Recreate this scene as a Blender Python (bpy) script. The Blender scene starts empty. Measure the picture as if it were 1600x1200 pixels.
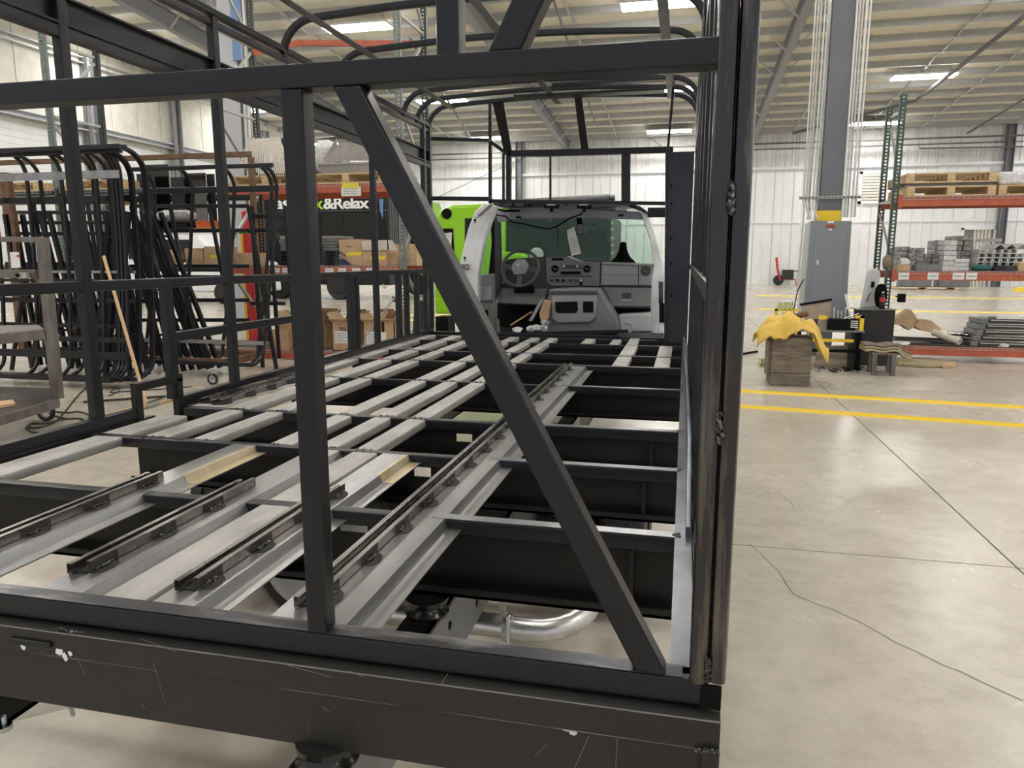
import bpy, bmesh, math, random
from mathutils import Vector, Matrix
random.seed(7)
# ------------------------------------------------------------------ camera, world, exposure
sc = bpy.context.scene
COL = sc.collection
F, HC = 1150.0, 1.5
PIT = math.atan(195/F); YAW = math.atan(271/math.hypot(F, 195))
cd = bpy.data.cameras.new('camera'); cam = bpy.data.objects.new('camera', cd); COL.objects.link(cam)
cd.sensor_width = 36; cd.lens = 36*F/1600; cd.clip_start = .05; cd.clip_end = 300
cam.location = (0, 0, HC); cam.rotation_euler = (math.pi/2-PIT, 0, YAW)
sc.camera = cam
w = bpy.data.worlds.new('world'); sc.world = w; w.use_nodes = True
w.node_tree.nodes['Background'].inputs[0].default_value = (.93, .97, 1, 1)
w.node_tree.nodes['Background'].inputs[1].default_value = .62
sc.view_settings.view_transform = 'Standard'; sc.view_settings.look = 'None'
sc.view_settings.exposure = 0.22; sc.view_settings.gamma = 1; sc.view_settings.use_curve_mapping = False
LAMP_STRENGTH = 44

# ------------------------------------------------------------------ points on real planes
def _ray(px, py):
    x = (px-800)/F; u = (600-py)/F; c, s = math.cos(PIT), math.sin(PIT)
    z = c+u*s; u = u*c-s; c, s = math.cos(YAW), math.sin(YAW)
    return x*c-z*s, x*s+z*c, u
def W(px, py, Y):
    r = _ray(px, py); t = Y/r[1]; return Vector((r[0]*t, Y, HC+r[2]*t))
def G(px, py, z=0.0):
    r = _ray(px, py); t = (z-HC)/r[2]; return Vector((r[0]*t, r[1]*t, z))
def WX(px, py, X):
    r = _ray(px, py); t = X/r[0]; return Vector((X, r[1]*t, HC+r[2]*t))

# ------------------------------------------------------------------ materials
def mat(name, col, rough=.5, metal=0, col2=None, scale=8, bump=0, bscale=60, stretch=(1, 1, 1), lo=.35, hi=.65, coat=0, emit=None, spec=.5, r2=None):
    m = bpy.data.materials.new(name); m.use_nodes = True; nt = m.node_tree; b = nt.nodes['Principled BSDF']
    b.inputs['Base Color'].default_value = (*col, 1); b.inputs['Roughness'].default_value = rough
    b.inputs['Metallic'].default_value = metal; b.inputs['Coat Weight'].default_value = coat
    b.inputs['Specular IOR Level'].default_value = spec
    if emit:
        b.inputs['Emission Color'].default_value = (*emit[0], 1); b.inputs['Emission Strength'].default_value = emit[1]
    if col2 or bump:
        tc = nt.nodes.new('ShaderNodeTexCoord'); mp = nt.nodes.new('ShaderNodeMapping'); mp.inputs['Scale'].default_value = stretch
        nt.links.new(tc.outputs['Object'], mp.inputs[0])
    if col2:
        n = nt.nodes.new('ShaderNodeTexNoise'); n.inputs['Scale'].default_value = scale; n.inputs['Detail'].default_value = 6
        n.inputs['Roughness'].default_value = .65
        nt.links.new(mp.outputs[0], n.inputs['Vector'])
        r = nt.nodes.new('ShaderNodeValToRGB'); r.color_ramp.elements[0].position = lo; r.color_ramp.elements[1].position = hi
        r.color_ramp.elements[0].color = (*col, 1); r.color_ramp.elements[1].color = (*col2, 1)
        nt.links.new(n.outputs[0], r.inputs[0]); nt.links.new(r.outputs[0], b.inputs['Base Color'])
        if r2 is not None:
            mr = nt.nodes.new('ShaderNodeMapRange'); mr.inputs[1].default_value = lo; mr.inputs[2].default_value = hi
            mr.inputs[3].default_value = rough; mr.inputs[4].default_value = r2
            nt.links.new(n.outputs[0], mr.inputs[0]); nt.links.new(mr.outputs[0], b.inputs['Roughness'])
    if bump:
        n2 = nt.nodes.new('ShaderNodeTexNoise'); n2.inputs['Scale'].default_value = bscale; n2.inputs['Detail'].default_value = 3
        nt.links.new(mp.outputs[0], n2.inputs['Vector'])
        bp = nt.nodes.new('ShaderNodeBump'); bp.inputs['Strength'].default_value = bump; bp.inputs['Distance'].default_value = .004
        nt.links.new(n2.outputs[0], bp.inputs['Height']); nt.links.new(bp.outputs[0], b.inputs['Normal'])
    return m
M = {}
M['black'] = mat('black_satin_paint', (.0095, .010, .0135), .30, 0, (.013, .0138, .018), 5, .16, 260, spec=.36)
M['blackflat'] = mat('black_primer', (.008, .008, .009), .42, 0, (.014, .013, .013), 4, .05, 90, spec=.3)
M['blackskirt'] = mat('black_skirt_paint', (.011, .0105, .0105), .38, 0, (.018, .0172, .0165), 2.2, .05, 120, spec=.5)
M['corner'] = mat('mill_scale_tube', (.055, .052, .055), .26, .8, (.20, .175, .15), 6, .1, 200, (6, 6, .5), .5, .72, r2=.36)  # brown streaks of raw steel; their paler tone also paints soft highlights
M['plate'] = mat('blue_black_plate', (.035, .036, .048), .35, .5, (.05, .05, .062), 3)
M['railsteel'] = mat('blue_grey_rail_steel', (.13, .14, .16), .32, .85, (.24, .25, .28), 5, .05, 200)
M['ground'] = mat('ground_bright_steel', (.26, .27, .29), .30, .9, (.42, .43, .46), 9, .1, 300, (1, 1, 1), r2=.4)
M['topcap'] = mat('tube_top_highlight', (.06, .06, .07), .3, .7, (.42, .42, .45), 6, .08, 240, (.5, 3, 3), .45, .7, r2=.4)  # pale mottling puts the reflected highlight on tube tops into the colour
M['galv'] = mat('galvanised_slat', (.36, .355, .34), .45, .55, (.56, .55, .53), 16, .08, 200, (1, .35, 1), .3, .7, r2=.58)
M['rust_galv'] = mat('tarnished_channel', (.36, .365, .37), .30, .85, (.55, .55, .54), 5, .06, 200, (1, .4, 1), .4, .68)
M['gold'] = mat('heat_tinted_flange', (.55, .44, .25), .35, .6, (.68, .60, .44), 9, 0)
M['track'] = mat('seat_track_steel', (.09, .083, .078), .24, .9, (.36, .335, .31), 9, 0, 90, (1, .3, 1), r2=.33)
M['burn'] = mat('weld_soot', (.014, .013, .013), .7, .1, (.05, .048, .045), 60, .5, 300)
M['weld'] = mat('weld_bead', (.05, .05, .055), .3, .8, (.35, .35, .36), 190, .6, 500, lo=.5, hi=.62)
M['silver'] = mat('aluminised_pipe', (.55, .55, .54), .3, .9, (.72, .72, .71), 10)
M['zinc'] = mat('bright_zinc', (.6, .66, .68), .22, 1)
M['rubber'] = mat('black_rubber', (.014, .014, .014), .55, bump=.1)
M['rubbershine'] = mat('glossy_rubber', (.012, .012, .012), .2)
M['plastwhite'] = mat('pale_grey_plastic', (.5, .51, .53), .4)
M['white'] = mat('white_cab_paint', (.80, .81, .85), .35, 0, (.70, .69, .68), 8, lo=.5, hi=.8, coat=.2)
M['lav'] = mat('bare_header_steel', (.36, .37, .42), .4, .5)
M['dash'] = mat('grey_dash_plastic', (.20, .203, .212), .55, bump=.1, bscale=300)
M['dashlight'] = mat('light_grey_dash', (.30, .305, .315), .52, bump=.1, bscale=300)
M['dashdark'] = mat('charcoal_dash', (.055, .056, .06), .5, bump=.1, bscale=300)
M['blk'] = mat('plain_black', (.004, .004, .004), .7, spec=.15)
M['blkgloss'] = mat('gloss_black', (.008, .008, .009), .12, coat=.6)
M['cloth'] = mat('black_cloth', (.004, .004, .004), .95, spec=.1)
M['paper'] = mat('white_paper', (.75, .75, .75), .8)
M['papermark'] = mat('printed_text', (.12, .12, .13), .8)
M['green'] = mat('lime_green_paint', (.27, .62, .02), .25, 0, (.30, .66, .025), 2, coat=.5)
M['busblack'] = mat('bus_black_wrap', (.006, .006, .008), .3, spec=.3)
M['white_vinyl'] = mat('white_lettering', (.85, .85, .85), .4)
M['green_vinyl'] = mat('green_lettering', (.38, .70, .04), .4)
M['card'] = mat('brown_cardboard', (.46, .31, .18), .75, 0, (.56, .40, .25), 7, .15, 60)
M['cardpale'] = mat('pale_cardboard', (.58, .52, .45), .75, 0, (.66, .60, .53), 7)
M['carddark'] = mat('cardboard_inside', (.26, .17, .10), .85)
M['tape'] = mat('yellow_tape', (.78, .66, .05), .5)
M['navy'] = mat('navy_print', (.03, .04, .09), .6)
M['wood'] = mat('pallet_wood', (.50, .34, .17), .75, 0, (.66, .50, .31), 9, .2, 80, (1, 4, 4))
M['stick'] = mat('bare_wood_stick', (.62, .40, .22), .6, 0, (.70, .48, .28), 12, 0, 60, (6, 6, .6))
M['oldwood'] = mat('weathered_timber', (.13, .105, .085), .85, 0, (.26, .215, .17), 7, .5, 50, (1, 1, 5))
M['ply'] = mat('plywood_scrap', (.36, .29, .23), .8, 0, (.46, .38, .31), 6)
M['orange'] = mat('orange_rack_beam', (.50, .125, .06), .45, 0, (.40, .085, .045), 6)
M['rackgreen'] = mat('dark_green_upright', (.035, .07, .06), .45, 0, (.06, .10, .09), 9)
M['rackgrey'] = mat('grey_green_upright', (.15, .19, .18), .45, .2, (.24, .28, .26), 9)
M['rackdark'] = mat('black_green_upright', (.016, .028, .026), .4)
M['brace'] = mat('galvanised_brace', (.42, .43, .41), .4, .6)
M['wire'] = mat('zinc_mesh_deck', (.5, .5, .5), .4, .8)
M['rust'] = mat('rusty_brown_steel', (.13, .065, .035), .6, .3, (.20, .12, .08), 10, .2, 60)
M['cart'] = mat('brushed_cart_steel', (.13, .115, .105), .38, .7, (.24, .22, .205), 8, .08, 150, (1, 1, .4), r2=.5)
M['colgrey'] = mat('grey_column_paint', (.135, .14, .165), .5, 0, (.165, .17, .195), 2)
M['collight'] = mat('light_column_wrap', (.42, .43, .46), .5)
M['bluewrap'] = mat('blue_plastic_wrap', (.12, .22, .45), .3)
M['yellow'] = mat('safety_yellow', (.85, .58, .02), .5, 0, (.62, .44, .05), 30, lo=.55, hi=.75)
M['yellowline'] = mat('faded_floor_line', (.80, .64, .14), .6)
M['panelgrey'] = mat('electrical_panel_grey', (.215, .235, .265), .4)
M['panelside'] = mat('panel_side_grey', (.50, .53, .52), .4)
M['conduit'] = mat('emt_conduit', (.70, .70, .67), .35, .3)
M['jacket'] = mat('yellow_leather', (.62, .40, .07), .75, 0, (.78, .54, .12), 6, .4, 40)
M['red'] = mat('tool_red', (.55, .03, .04), .45)
M['cabinet'] = mat('black_cabinet', (.014, .014, .016), .5)
M['greyplate'] = mat('grey_plate_steel', (.16, .165, .17), .42, .5, (.22, .225, .23), 4)
M['hopper'] = mat('grey_sheet_metal', (.32, .305, .29), .4, .5, (.38, .365, .35), 3)
M['rods'] = mat('white_plastic_rods', (.62, .58, .53), .5)
M['shrink'] = mat('cloudy_shrink_wrap', (.50, .50, .51), .5, 0, (.80, .80, .80), 22, .6, 40)
M['greybox'] = mat('grey_wrapped_stock', (.17, .165, .16), .4, 0, (.50, .49, .48), 18, .4, 60, lo=.4, hi=.7)
M['whitechan'] = mat('white_channel', (.66, .66, .65), .4)
M['teal'] = mat('teal_cloth', (.03, .11, .10), .8)
M['cable'] = mat('black_cable', (.022, .02, .019), .5)
M['chrome'] = mat('caster_metal', (.55, .55, .55), .25, .9)
M['skin'] = mat('fixture_body', (.7, .7, .7), .5)
M['lamp'] = mat('lamp_diffuser', (.9, .9, .9), .5, emit=((1, .975, .93), LAMP_STRENGTH))
M['deck'] = mat('roof_liner', (.66, .62, .52), .75, 0, (.72, .68, .58), 1.5, .4, 3)
M['purlin'] = mat('purlin_primer', (.40, .41, .42), .5, .1, (.47, .47, .47), 3)
M['rafter'] = mat('rafter_grey', (.25, .255, .27), .55, .1)
M['pipe'] = mat('dark_sprinkler_pipe', (.12, .12, .125), .5, .2)
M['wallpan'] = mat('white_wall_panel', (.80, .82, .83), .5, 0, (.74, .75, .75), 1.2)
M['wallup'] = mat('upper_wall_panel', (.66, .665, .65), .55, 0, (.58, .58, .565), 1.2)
M['insul'] = mat('cream_insulation', (.72, .70, .62), .6, 0, (.60, .57, .50), 1.6, .5, 5)
M['girt'] = mat('galvanised_girt', (.62, .64, .66), .4, .3)
M['pinkfoam'] = mat('orange_plastic_bin', (.70, .14, .03), .4)
M['hose'] = mat('lime_hose', (.40, .46, .16), .5)
M['glassdark'] = mat('dark_bus_window', (.009, .010, .012), .1, spec=.4)
M['mesh'] = mat('expanded_metal', (.10, .09, .085), .5, .6)
M['khaki'] = mat('khaki_canvas', (.30, .255, .15), .85, 0, (.40, .34, .21), 6, .3, 50)
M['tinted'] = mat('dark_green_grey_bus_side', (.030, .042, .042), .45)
M['cola'] = mat('dark_cola', (.012, .006, .005), .1)

def glass_mat():
    m = bpy.data.materials.new('tinted_windscreen'); m.use_nodes = True; nt = m.node_tree; nt.nodes.clear()
    o = nt.nodes.new('ShaderNodeOutputMaterial'); t = nt.nodes.new('ShaderNodeBsdfTransparent'); g = nt.nodes.new('ShaderNodeBsdfGlossy')
    t.inputs[0].default_value = (.80, .90, .86, 1); g.inputs['Roughness'].default_value = .03
    g.inputs[0].default_value = (.8, .9, .85, 1)
    mx = nt.nodes.new('ShaderNodeMixShader'); mx.inputs[0].default_value = .09
    nt.links.new(t.outputs[0], mx.inputs[1]); nt.links.new(g.outputs[0], mx.inputs[2]); nt.links.new(mx.outputs[0], o.inputs[0])
    return m
M['glass'] = glass_mat()

def floor_mat():
    m = bpy.data.materials.new('sealed_concrete'); m.use_nodes = True; nt = m.node_tree; b = nt.nodes['Principled BSDF']
    g = nt.nodes.new('ShaderNodeNewGeometry')
    def noise(s, d, r=.6):
        n = nt.nodes.new('ShaderNodeTexNoise'); n.inputs['Scale'].default_value = s; n.inputs['Detail'].default_value = d; n.inputs['Roughness'].default_value = r
        nt.links.new(g.outputs['Position'], n.inputs['Vector']); return n
    n1 = noise(.55, 8); n2 = noise(5, 10, .8); n3 = noise(.9, 8)
    r = nt.nodes.new('ShaderNodeValToRGB'); e = r.color_ramp.elements
    e[0].position = .3; e[0].color = (.44, .40, .34, 1); e[1].position = .7; e[1].color = (.58, .535, .46, 1)
    nt.links.new(n1.outputs[0], r.inputs[0])
    r2 = nt.nodes.new('ShaderNodeValToRGB'); e = r2.color_ramp.elements
    e[0].position = .36; e[0].color = (.80, .79, .78, 1); e[1].position = .56; e[1].color = (1, 1, 1, 1)
    nt.links.new(n2.outputs[0], r2.inputs[0])
    mx = nt.nodes.new('ShaderNodeMixRGB'); mx.blend_type = 'MULTIPLY'; mx.inputs[0].default_value = .8
    nt.links.new(r.outputs[0], mx.inputs[1]); nt.links.new(r2.outputs[0], mx.inputs[2])
    nt.links.new(mx.outputs[0], b.inputs['Base Color'])
    mr = nt.nodes.new('ShaderNodeMapRange'); mr.inputs[1].default_value = .3; mr.inputs[2].default_value = .7; mr.inputs[3].default_value = .21; mr.inputs[4].default_value = .30
    nt.links.new(n3.outputs[0], mr.inputs[0]); nt.links.new(mr.outputs[0], b.inputs['Roughness'])
    bp = nt.nodes.new('ShaderNodeBump'); bp.inputs['Strength'].default_value = .02; bp.inputs['Distance'].default_value = .004
    nt.links.new(n3.outputs[0], bp.inputs['Height']); nt.links.new(bp.outputs[0], b.inputs['Normal'])
    return m
M['floor'] = floor_mat()
M['joint'] = mat('joint_filler', (.10, .095, .085), .8)

# ------------------------------------------------------------------ mesh helpers
ORD = ['topmost']+['%s from the top' % w_ for w_ in 'second third fourth fifth sixth seventh eighth ninth tenth eleventh twelfth thirteenth fourteenth fifteenth sixteenth seventeenth'.split()]
ORL = ['leftmost']+['%s from the left' % w_ for w_ in 'second third fourth fifth sixth seventh eighth ninth'.split()]
class MB:
    def __init__(s): s.v = []; s.f = []; s.wn = False
    def add(s, vs, fs):
        o = len(s.v); s.v += [tuple(v) for v in vs]; s.f += [tuple(i+o for i in f) for f in fs]; return s
    def box(s, a, b):
        (x0, y0, z0), (x1, y1, z1) = a, b
        x0, x1 = sorted((x0, x1)); y0, y1 = sorted((y0, y1)); z0, z1 = sorted((z0, z1))
        return s.add([(x0, y0, z0), (x1, y0, z0), (x1, y1, z0), (x0, y1, z0), (x0, y0, z1), (x1, y0, z1), (x1, y1, z1), (x0, y1, z1)],
                     [(0, 3, 2, 1), (4, 5, 6, 7), (0, 1, 5, 4), (1, 2, 6, 5), (2, 3, 7, 6), (3, 0, 4, 7)])
    def prism(s, pts, ext):
        pts = [Vector(p) for p in pts]; ext = Vector(ext); n = len(pts)
        nn = Vector((0, 0, 0))
        for i in range(n): nn += pts[i].cross(pts[(i+1) % n])
        if nn.dot(ext) > 0: pts.reverse()
        vs = pts+[p+ext for p in pts]
        fs = [tuple(range(n)), tuple(range(2*n-1, n-1, -1))]+[(i, i+n, (i+1) % n+n, (i+1) % n) for i in range(n)]
        return s.add(vs, fs)
    def sweep(s, path, prof, up=(0, 0, 1), closed=False, cap=True):
        s.wn = s.wn or len(prof) == 12; path = [Vector(p) for p in path]; n = len(path); k = len(prof); up = Vector(up); vs = []; fs = []
        for i, p in enumerate(path):
            if closed: a = path[(i-1) % n]; b = path[(i+1) % n]
            else: a = path[max(i-1, 0)]; b = path[min(i+1, n-1)]
            t = (b-a).normalized(); sd = t.cross(up)
            if sd.length < 1e-3: sd = t.cross(Vector((0, 1, 0)))
            sd.normalize(); u = sd.cross(t)
            sc_ = 1
            if 0 < i < n-1 or closed:
                d = (p-a).normalized().dot(t); sc_ = 1
            for (x, y) in prof: vs.append(p+sd*x*sc_+u*y*sc_)
        for i in range(n if closed else n-1):
            j = (i+1) % n
            for q in range(k):
                r = (q+1) % k; fs.append((i*k+q, i*k+r, j*k+r, j*k+q))
        if cap and not closed:
            fs.append(tuple(range(k-1, -1, -1))); fs.append(tuple((n-1)*k+q for q in range(k)))
        return s.add(vs, fs)
    def beam(s, a, b, w_, h_, up=(0, 0, 1), r=None):
        return s.sweep([a, b], rrect(w_, h_, r if r is not None else min(w_, h_)*.12), up)
    def pipe(s, path, r, n=8, closed=False):
        return s.sweep(path, [(r*math.cos(2*math.pi*i/n), r*math.sin(2*math.pi*i/n)) for i in range(n)], closed=closed)
    def lathe(s, o, ax, prof, n=20, cap=True):
        o = Vector(o); ax = Vector(ax).normalized(); e = ax.orthogonal().normalized(); f = ax.cross(e); k = len(prof); vs = []; fs = []
        for i in range(n):
            a = 2*math.pi*i/n
            for (r, h) in prof: vs.append(o+ax*h+(e*math.cos(a)+f*math.sin(a))*r)
        for i in range(n):
            j = (i+1) % n
            for q in range(k-1): fs.append((i*k+q, j*k+q, j*k+q+1, i*k+q+1))
        if cap and prof[0][0] > 1e-5: fs.append(tuple(i*k for i in range(n-1, -1, -1)))
        if cap and prof[-1][0] > 1e-5: fs.append(tuple(i*k+k-1 for i in range(n)))
        return s.add(vs, fs)
    def blob(s, c, r, sq=(1, 1, 1), seed=0, amp=.25, sub=2):
        bm = bmesh.new(); bmesh.ops.create_icosphere(bm, subdivisions=sub, radius=1); rd = random.Random(seed)
        o = len(s.v)
        for v in bm.verts:
            k = 1+rd.uniform(-amp, amp); s.v.append((c[0]+v.co.x*r*sq[0]*k, c[1]+v.co.y*r*sq[1]*k, c[2]+v.co.z*r*sq[2]*k))
        for f in bm.faces: s.f.append(tuple(v.index+o for v in f.verts))
        bm.free(); return s
    def build(s, name, m, parent=None, smooth=.6):
        me = bpy.data.meshes.new(name); me.from_pydata(s.v, [], s.f); me.update()
        me.materials.append(M[m] if isinstance(m, str) else m)
        if smooth:
            me.polygons.foreach_set('use_smooth', [True]*len(me.polygons)); me.set_sharp_from_angle(angle=smooth)
        o = bpy.data.objects.new(name, me); COL.objects.link(o)
        if s.wn and smooth and len(s.v) < 400: o.modifiers.new('weighted', 'WEIGHTED_NORMAL').keep_sharp = True
        if parent is not None: attach(o, parent)
        return o
def attach(o, parent):
    # geometry is written in world coordinates: bring it into the space of the thing it belongs to
    root = parent
    while root.parent: root = root.parent
    o.data.transform(Matrix.Translation(-root.location)); o.parent = parent
def rrect(w_, h_, r, n=2):
    pts = []
    for cx, cy, a0 in ((1, 1, 0), (-1, 1, 90), (-1, -1, 180), (1, -1, 270)):
        for i in range(n+1):
            a = math.radians(a0+90*i/n); pts.append((cx*(w_/2-r)+r*math.cos(a), cy*(h_/2-r)+r*math.sin(a)))
    return pts
def B(a, b, name, m, parent=None, **k): return MB().box(a, b).build(name, m, parent, **k)
def T(a, b, w_, h_, name, m, parent=None, up=(0, 0, 1), r=None): return MB().beam(a, b, w_, h_, up, r).build(name, m, parent)
def thing(name, loc, label, cat, group=None, rz=0):
    o = bpy.data.objects.new(name, None); COL.objects.link(o); o.location = loc; o.empty_display_size = .1; o.rotation_euler = (0, 0, rz)
    o['label'] = label; o['category'] = cat
    if group: o['group'] = group
    return o
def tag(o, label, cat, group=None):
    # mesh built in world coordinates: move its origin to its base centre
    me = o.data; xs = [v.co for v in me.vertices]
    c = Vector(((min(v.x for v in xs)+max(v.x for v in xs))/2, (min(v.y for v in xs)+max(v.y for v in xs))/2, min(v.z for v in xs)))
    me.transform(Matrix.Translation(-c)); o.location = c
    for ch in o.children_recursive: ch.data.transform(Matrix.Translation(-c))
    o['label'] = label; o['category'] = cat
    if group: o['group'] = group
    return o
def struct(o): o['kind'] = 'structure'; return o
def copy_part(o, parent, off):
    c = o.copy(); COL.objects.link(c); c.location = Vector(o.location)+Vector(off); return c
def copy_tree(o, loc, label, rz=None):
    r = o.copy(); COL.objects.link(r); r.location = loc; r['label'] = label
    if rz is not None: r.rotation_euler = (0, 0, rz)
    for ch in list(o.children):
        c = ch.copy(); COL.objects.link(c); c.parent = r
        for g in list(ch.children):
            d = g.copy(); COL.objects.link(d); d.parent = c
    return r
def text(body, size, name, m, parent, loc, rx=math.pi/2, rz=0, ext=.002, off=0, sx=1, align='LEFT'):
    cu = bpy.data.curves.new(name, 'FONT'); cu.body = body; cu.size = size; cu.extrude = ext; cu.offset = off; cu.align_x = align; cu.space_character = .92
    t = bpy.data.objects.new(name, cu); COL.objects.link(t)
    bpy.context.view_layer.update()
    me = bpy.data.meshes.new_from_object(t.evaluated_get(bpy.context.evaluated_depsgraph_get()))
    bpy.data.objects.remove(t)
    me.transform(Matrix.Translation(loc) @ Matrix.Rotation(rz, 4, 'Z') @ Matrix.Rotation(rx, 4, 'X') @ Matrix.Diagonal((sx, 1, 1, 1)))
    me.materials.clear(); me.materials.append(M[m]); o = bpy.data.objects.new(name, me); COL.objects.link(o)
    if parent: attach(o, parent)
    return o
def arc(c, r, a0, a1, n, pl='XZ', fixed=0):
    out = []
    for i in range(n+1):
        a = math.radians(a0+(a1-a0)*i/n); u, v = c[0]+r*math.cos(a), c[1]+r*math.sin(a)
        out.append((u, fixed, v) if pl == 'XZ' else (fixed, u, v) if pl == 'YZ' else (u, v, fixed))
    return out

# ================================================================== SETTING
YW, XL, XR = 46.0, -23.5, 32.0
def roofz(Y): return 8.75+(YW-Y)*.065
fl = struct(B((XL-.3, -14, -.25), (XR+.3, YW+.3, -.02), 'floor', 'joint'))
slab = MB().box((0.005, .005, -.02), (5.295, 5.295, 0)).build('slab', 'floor'); slab.parent = fl
sl = [(1.65+5.3*i, 3.9+5.3*j) for i in range(-5, 6) for j in range(-4, 8)]
slab.location = (sl[0][0], sl[0][1], 0)
for x, y in sl[1:]:
    c = slab.copy(); COL.objects.link(c); c.location = (x, y, 0); c.parent = fl
# expansion cracks in the near slab
rd = random.Random(3)
def crack(pts, name='crack'):
    mb = MB(); P = [G(*p) for p in pts]; out = []
    for a, b in zip(P, P[1:]):
        for k in range(4):
            q = a.lerp(b, k/4); out.append(q+Vector((rd.uniform(-.008, .008), rd.uniform(-.008, .008), 0)))
    out.append(P[-1]); n = len(out); vs = []; fs = []
    for i, p in enumerate(out):
        t = (out[min(i+1, n-1)]-out[max(i-1, 0)]).normalized(); sd = Vector((-t.y, t.x, 0))*.0022
        vs += [p+sd+Vector((0, 0, .0008)), p-sd+Vector((0, 0, .0008))]
    for i in range(n-1): fs.append((2*i, 2*i+1, 2*i+3, 2*i+2))
    mb.add(vs, fs); o = mb.build(name, 'joint', None, 0); o.parent = fl; o['kind'] = 'stuff'; return o
crack([(1172, 850), (1205, 880), (1240, 930), (1320, 960), (1400, 1005), (1500, 1050), (1598, 1095)])
crack([(1185, 775), (1215, 770), (1240, 790)])
# painted lines far down the floor
for i, (pa, pb) in enumerate([((1183, 483), (1600, 489)), ((1183, 462), (1600, 467)), ((1480, 520), (1600, 523)), ((440, 497), (700, 492)), ((440, 505), (700, 499))]):
    a, b = G(*pa), G(*pb); d = (b-a).normalized(); n = Vector((-d.y, d.x, 0))*(.08+.0005*a.y**2); a -= d*(0 if i > 2 else .0); b += d*(3 if i < 3 else 0)
    struct(MB().prism([a-n, b-n, b+n, a+n], (0, 0, .003)).build('trim_%d' % (i+1), 'yellowline'))

# back wall of ribbed panels
wb = struct(B((XL-.3, YW+.12, 0), (XR+.3, YW+.4, 9.2), 'wall_back', 'rafter'))
def ribpanel(wd, z0, z1, m, ribs):
    mb = MB(); mb.box((0.022, 0, z0), (wd-.022, .08, z1))
    for i in range(ribs):
        x = wd*(i+.5)/ribs; mb.prism([(x-.05, 0, z0), (x+.05, 0, z0), (x+.02, -.035, z0), (x-.02, -.035, z0)], (0, 0, z1-z0))
    mb.box((-.012, -.02, z0), (.012, .09, z1))
    return mb.build('wall_panel', m)
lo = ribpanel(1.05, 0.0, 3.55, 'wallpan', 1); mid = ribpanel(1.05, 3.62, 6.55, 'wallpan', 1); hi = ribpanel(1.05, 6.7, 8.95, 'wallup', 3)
DX0, DX1 = 14.9, 16.4
for p in (lo, mid, hi):
    p.parent = wb; first = True
    n = int((XR-XL)/1.05)
    for i in range(n):
        x = XL+i*1.05
        if p is lo and DX0-.6 < x < DX1-.4: continue
        if first: c = p; first = False
        else:
            c = p.copy(); COL.objects.link(c); c.parent = wb
        c.location = (x, YW, 0)
for z, h, d, m in ((6.62, .16, .18, 'girt'), (3.58, .07, .06, 'wallpan'), (7.7, .05, .05, 'pipe'), (8.95, .3, .3, 'rafter')):
    o = B((XL, YW-d, z-h/2), (XR, YW+.02, z+h/2), 'girt', m); o.parent = wb
# doorway in the back wall
dr = struct(MB().box((DX0-.12, YW-.08, 0), (DX0, YW+.1, 3.2)).box((DX1, YW-.08, 0), (DX1+.12, YW+.1, 3.2)).box((DX0-.12, YW-.08, 3.1), (DX1+.12, YW+.1, 3.2)).build('door_1', 'wallpan'))
for i in range(5): o = B((DX0+.5+i*.18, YW+.02, 0), (DX0+.64+i*.18, YW+.06, 3.1), 'curtain_strip', 'insul'); o.parent = dr
o = B((DX0, YW+.09, 0), (DX1, YW+.11, 3.1), 'dark_opening', 'rafter'); o.parent = dr
for (q0, q1, z0_, z1_) in ((DX0-1.8, DX0-.12, 0, 3.56), (DX1+.12, DX1+2.2, 0, 3.56), (DX0-.119, DX1+.119, 3.2, 3.56)):
    o = B((q0, YW+.012, z0_), (q1, YW+.1, z1_), 'door_infill', 'wallpan'); o.parent = dr
# louvre in the back wall
lv = thing('wall_louver', (9.7, YW-.1, 4.5), 'white slatted louver vent high on the far wall right of the grey column', 'vent')
a, b = W(1344, 268, YW-.05), W(1379, 318, YW-.05)
MB().box((a.x, YW-.12, b.z), (a.x+.15, YW, a.z)).box((b.x-.15, YW-.12, b.z), (b.x, YW, a.z)).box((a.x, YW-.12, a.z-.15), (b.x, YW, a.z)).box((a.x, YW-.12, b.z), (b.x, YW, b.z+.15)).build('frame', 'wallpan', lv)
for i in range(9):
    z = b.z+.2+i*(a.z-b.z-.4)/8.5; B((a.x+.15, YW-.1, z), (b.x-.15, YW-.07, z+.12), 'slat', 'insul', lv)
# left wall
wl = struct(B((XL-.4, -14, 0), (XL-.15, YW+.3, 12.9), 'wall_left', 'insul'))
pn = MB().box((0, .02, 6.8), (.1, 1.48, 12.6)).build('insulation_panel', 'insul'); pn.parent = wl
ys = [8+1.5*i for i in range(25)]; pn.location = (XL-.12, ys[0], 0)
for y in ys[1:]:
    c = pn.copy(); COL.objects.link(c); c.location = (XL-.12, y, 0); c.parent = wl
for z, h in ((6.65, .22), (9.2, .25)):
    o = MB().box((XL-.1, 2, z-h/2), (XL+.2, YW, z-h/2+.03)).box((XL-.1, 2, z+h/2-.03), (XL+.2, YW, z+h/2)).box((XL-.1, 2, z-h/2), (XL-.06, YW, z+h/2)).build('girt', 'girt'); o.parent = wl
for j, (y0, y1) in enumerate(((12, 18.5), (19.3, 25.8), (26.6, 30.6), (32, 38.5), (39.3, 45.5))):
    d = struct(B((XL-.14, y0, 0), (XL-.1, y1, 6.3), 'door_%d' % (j+2), 'wallpan'))
    sp = MB().box((0, 0, 0), (.06, y1-y0-.02, .235)).build('door_slat', 'wallpan'); sp.location = (XL-.1, y0+.01, 0.01); sp.parent = d
    for k in range(1, 26):
        c = sp.copy(); COL.objects.link(c); c.location = (XL-.1, y0+.01, .01+k*.242); c.parent = d
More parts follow.
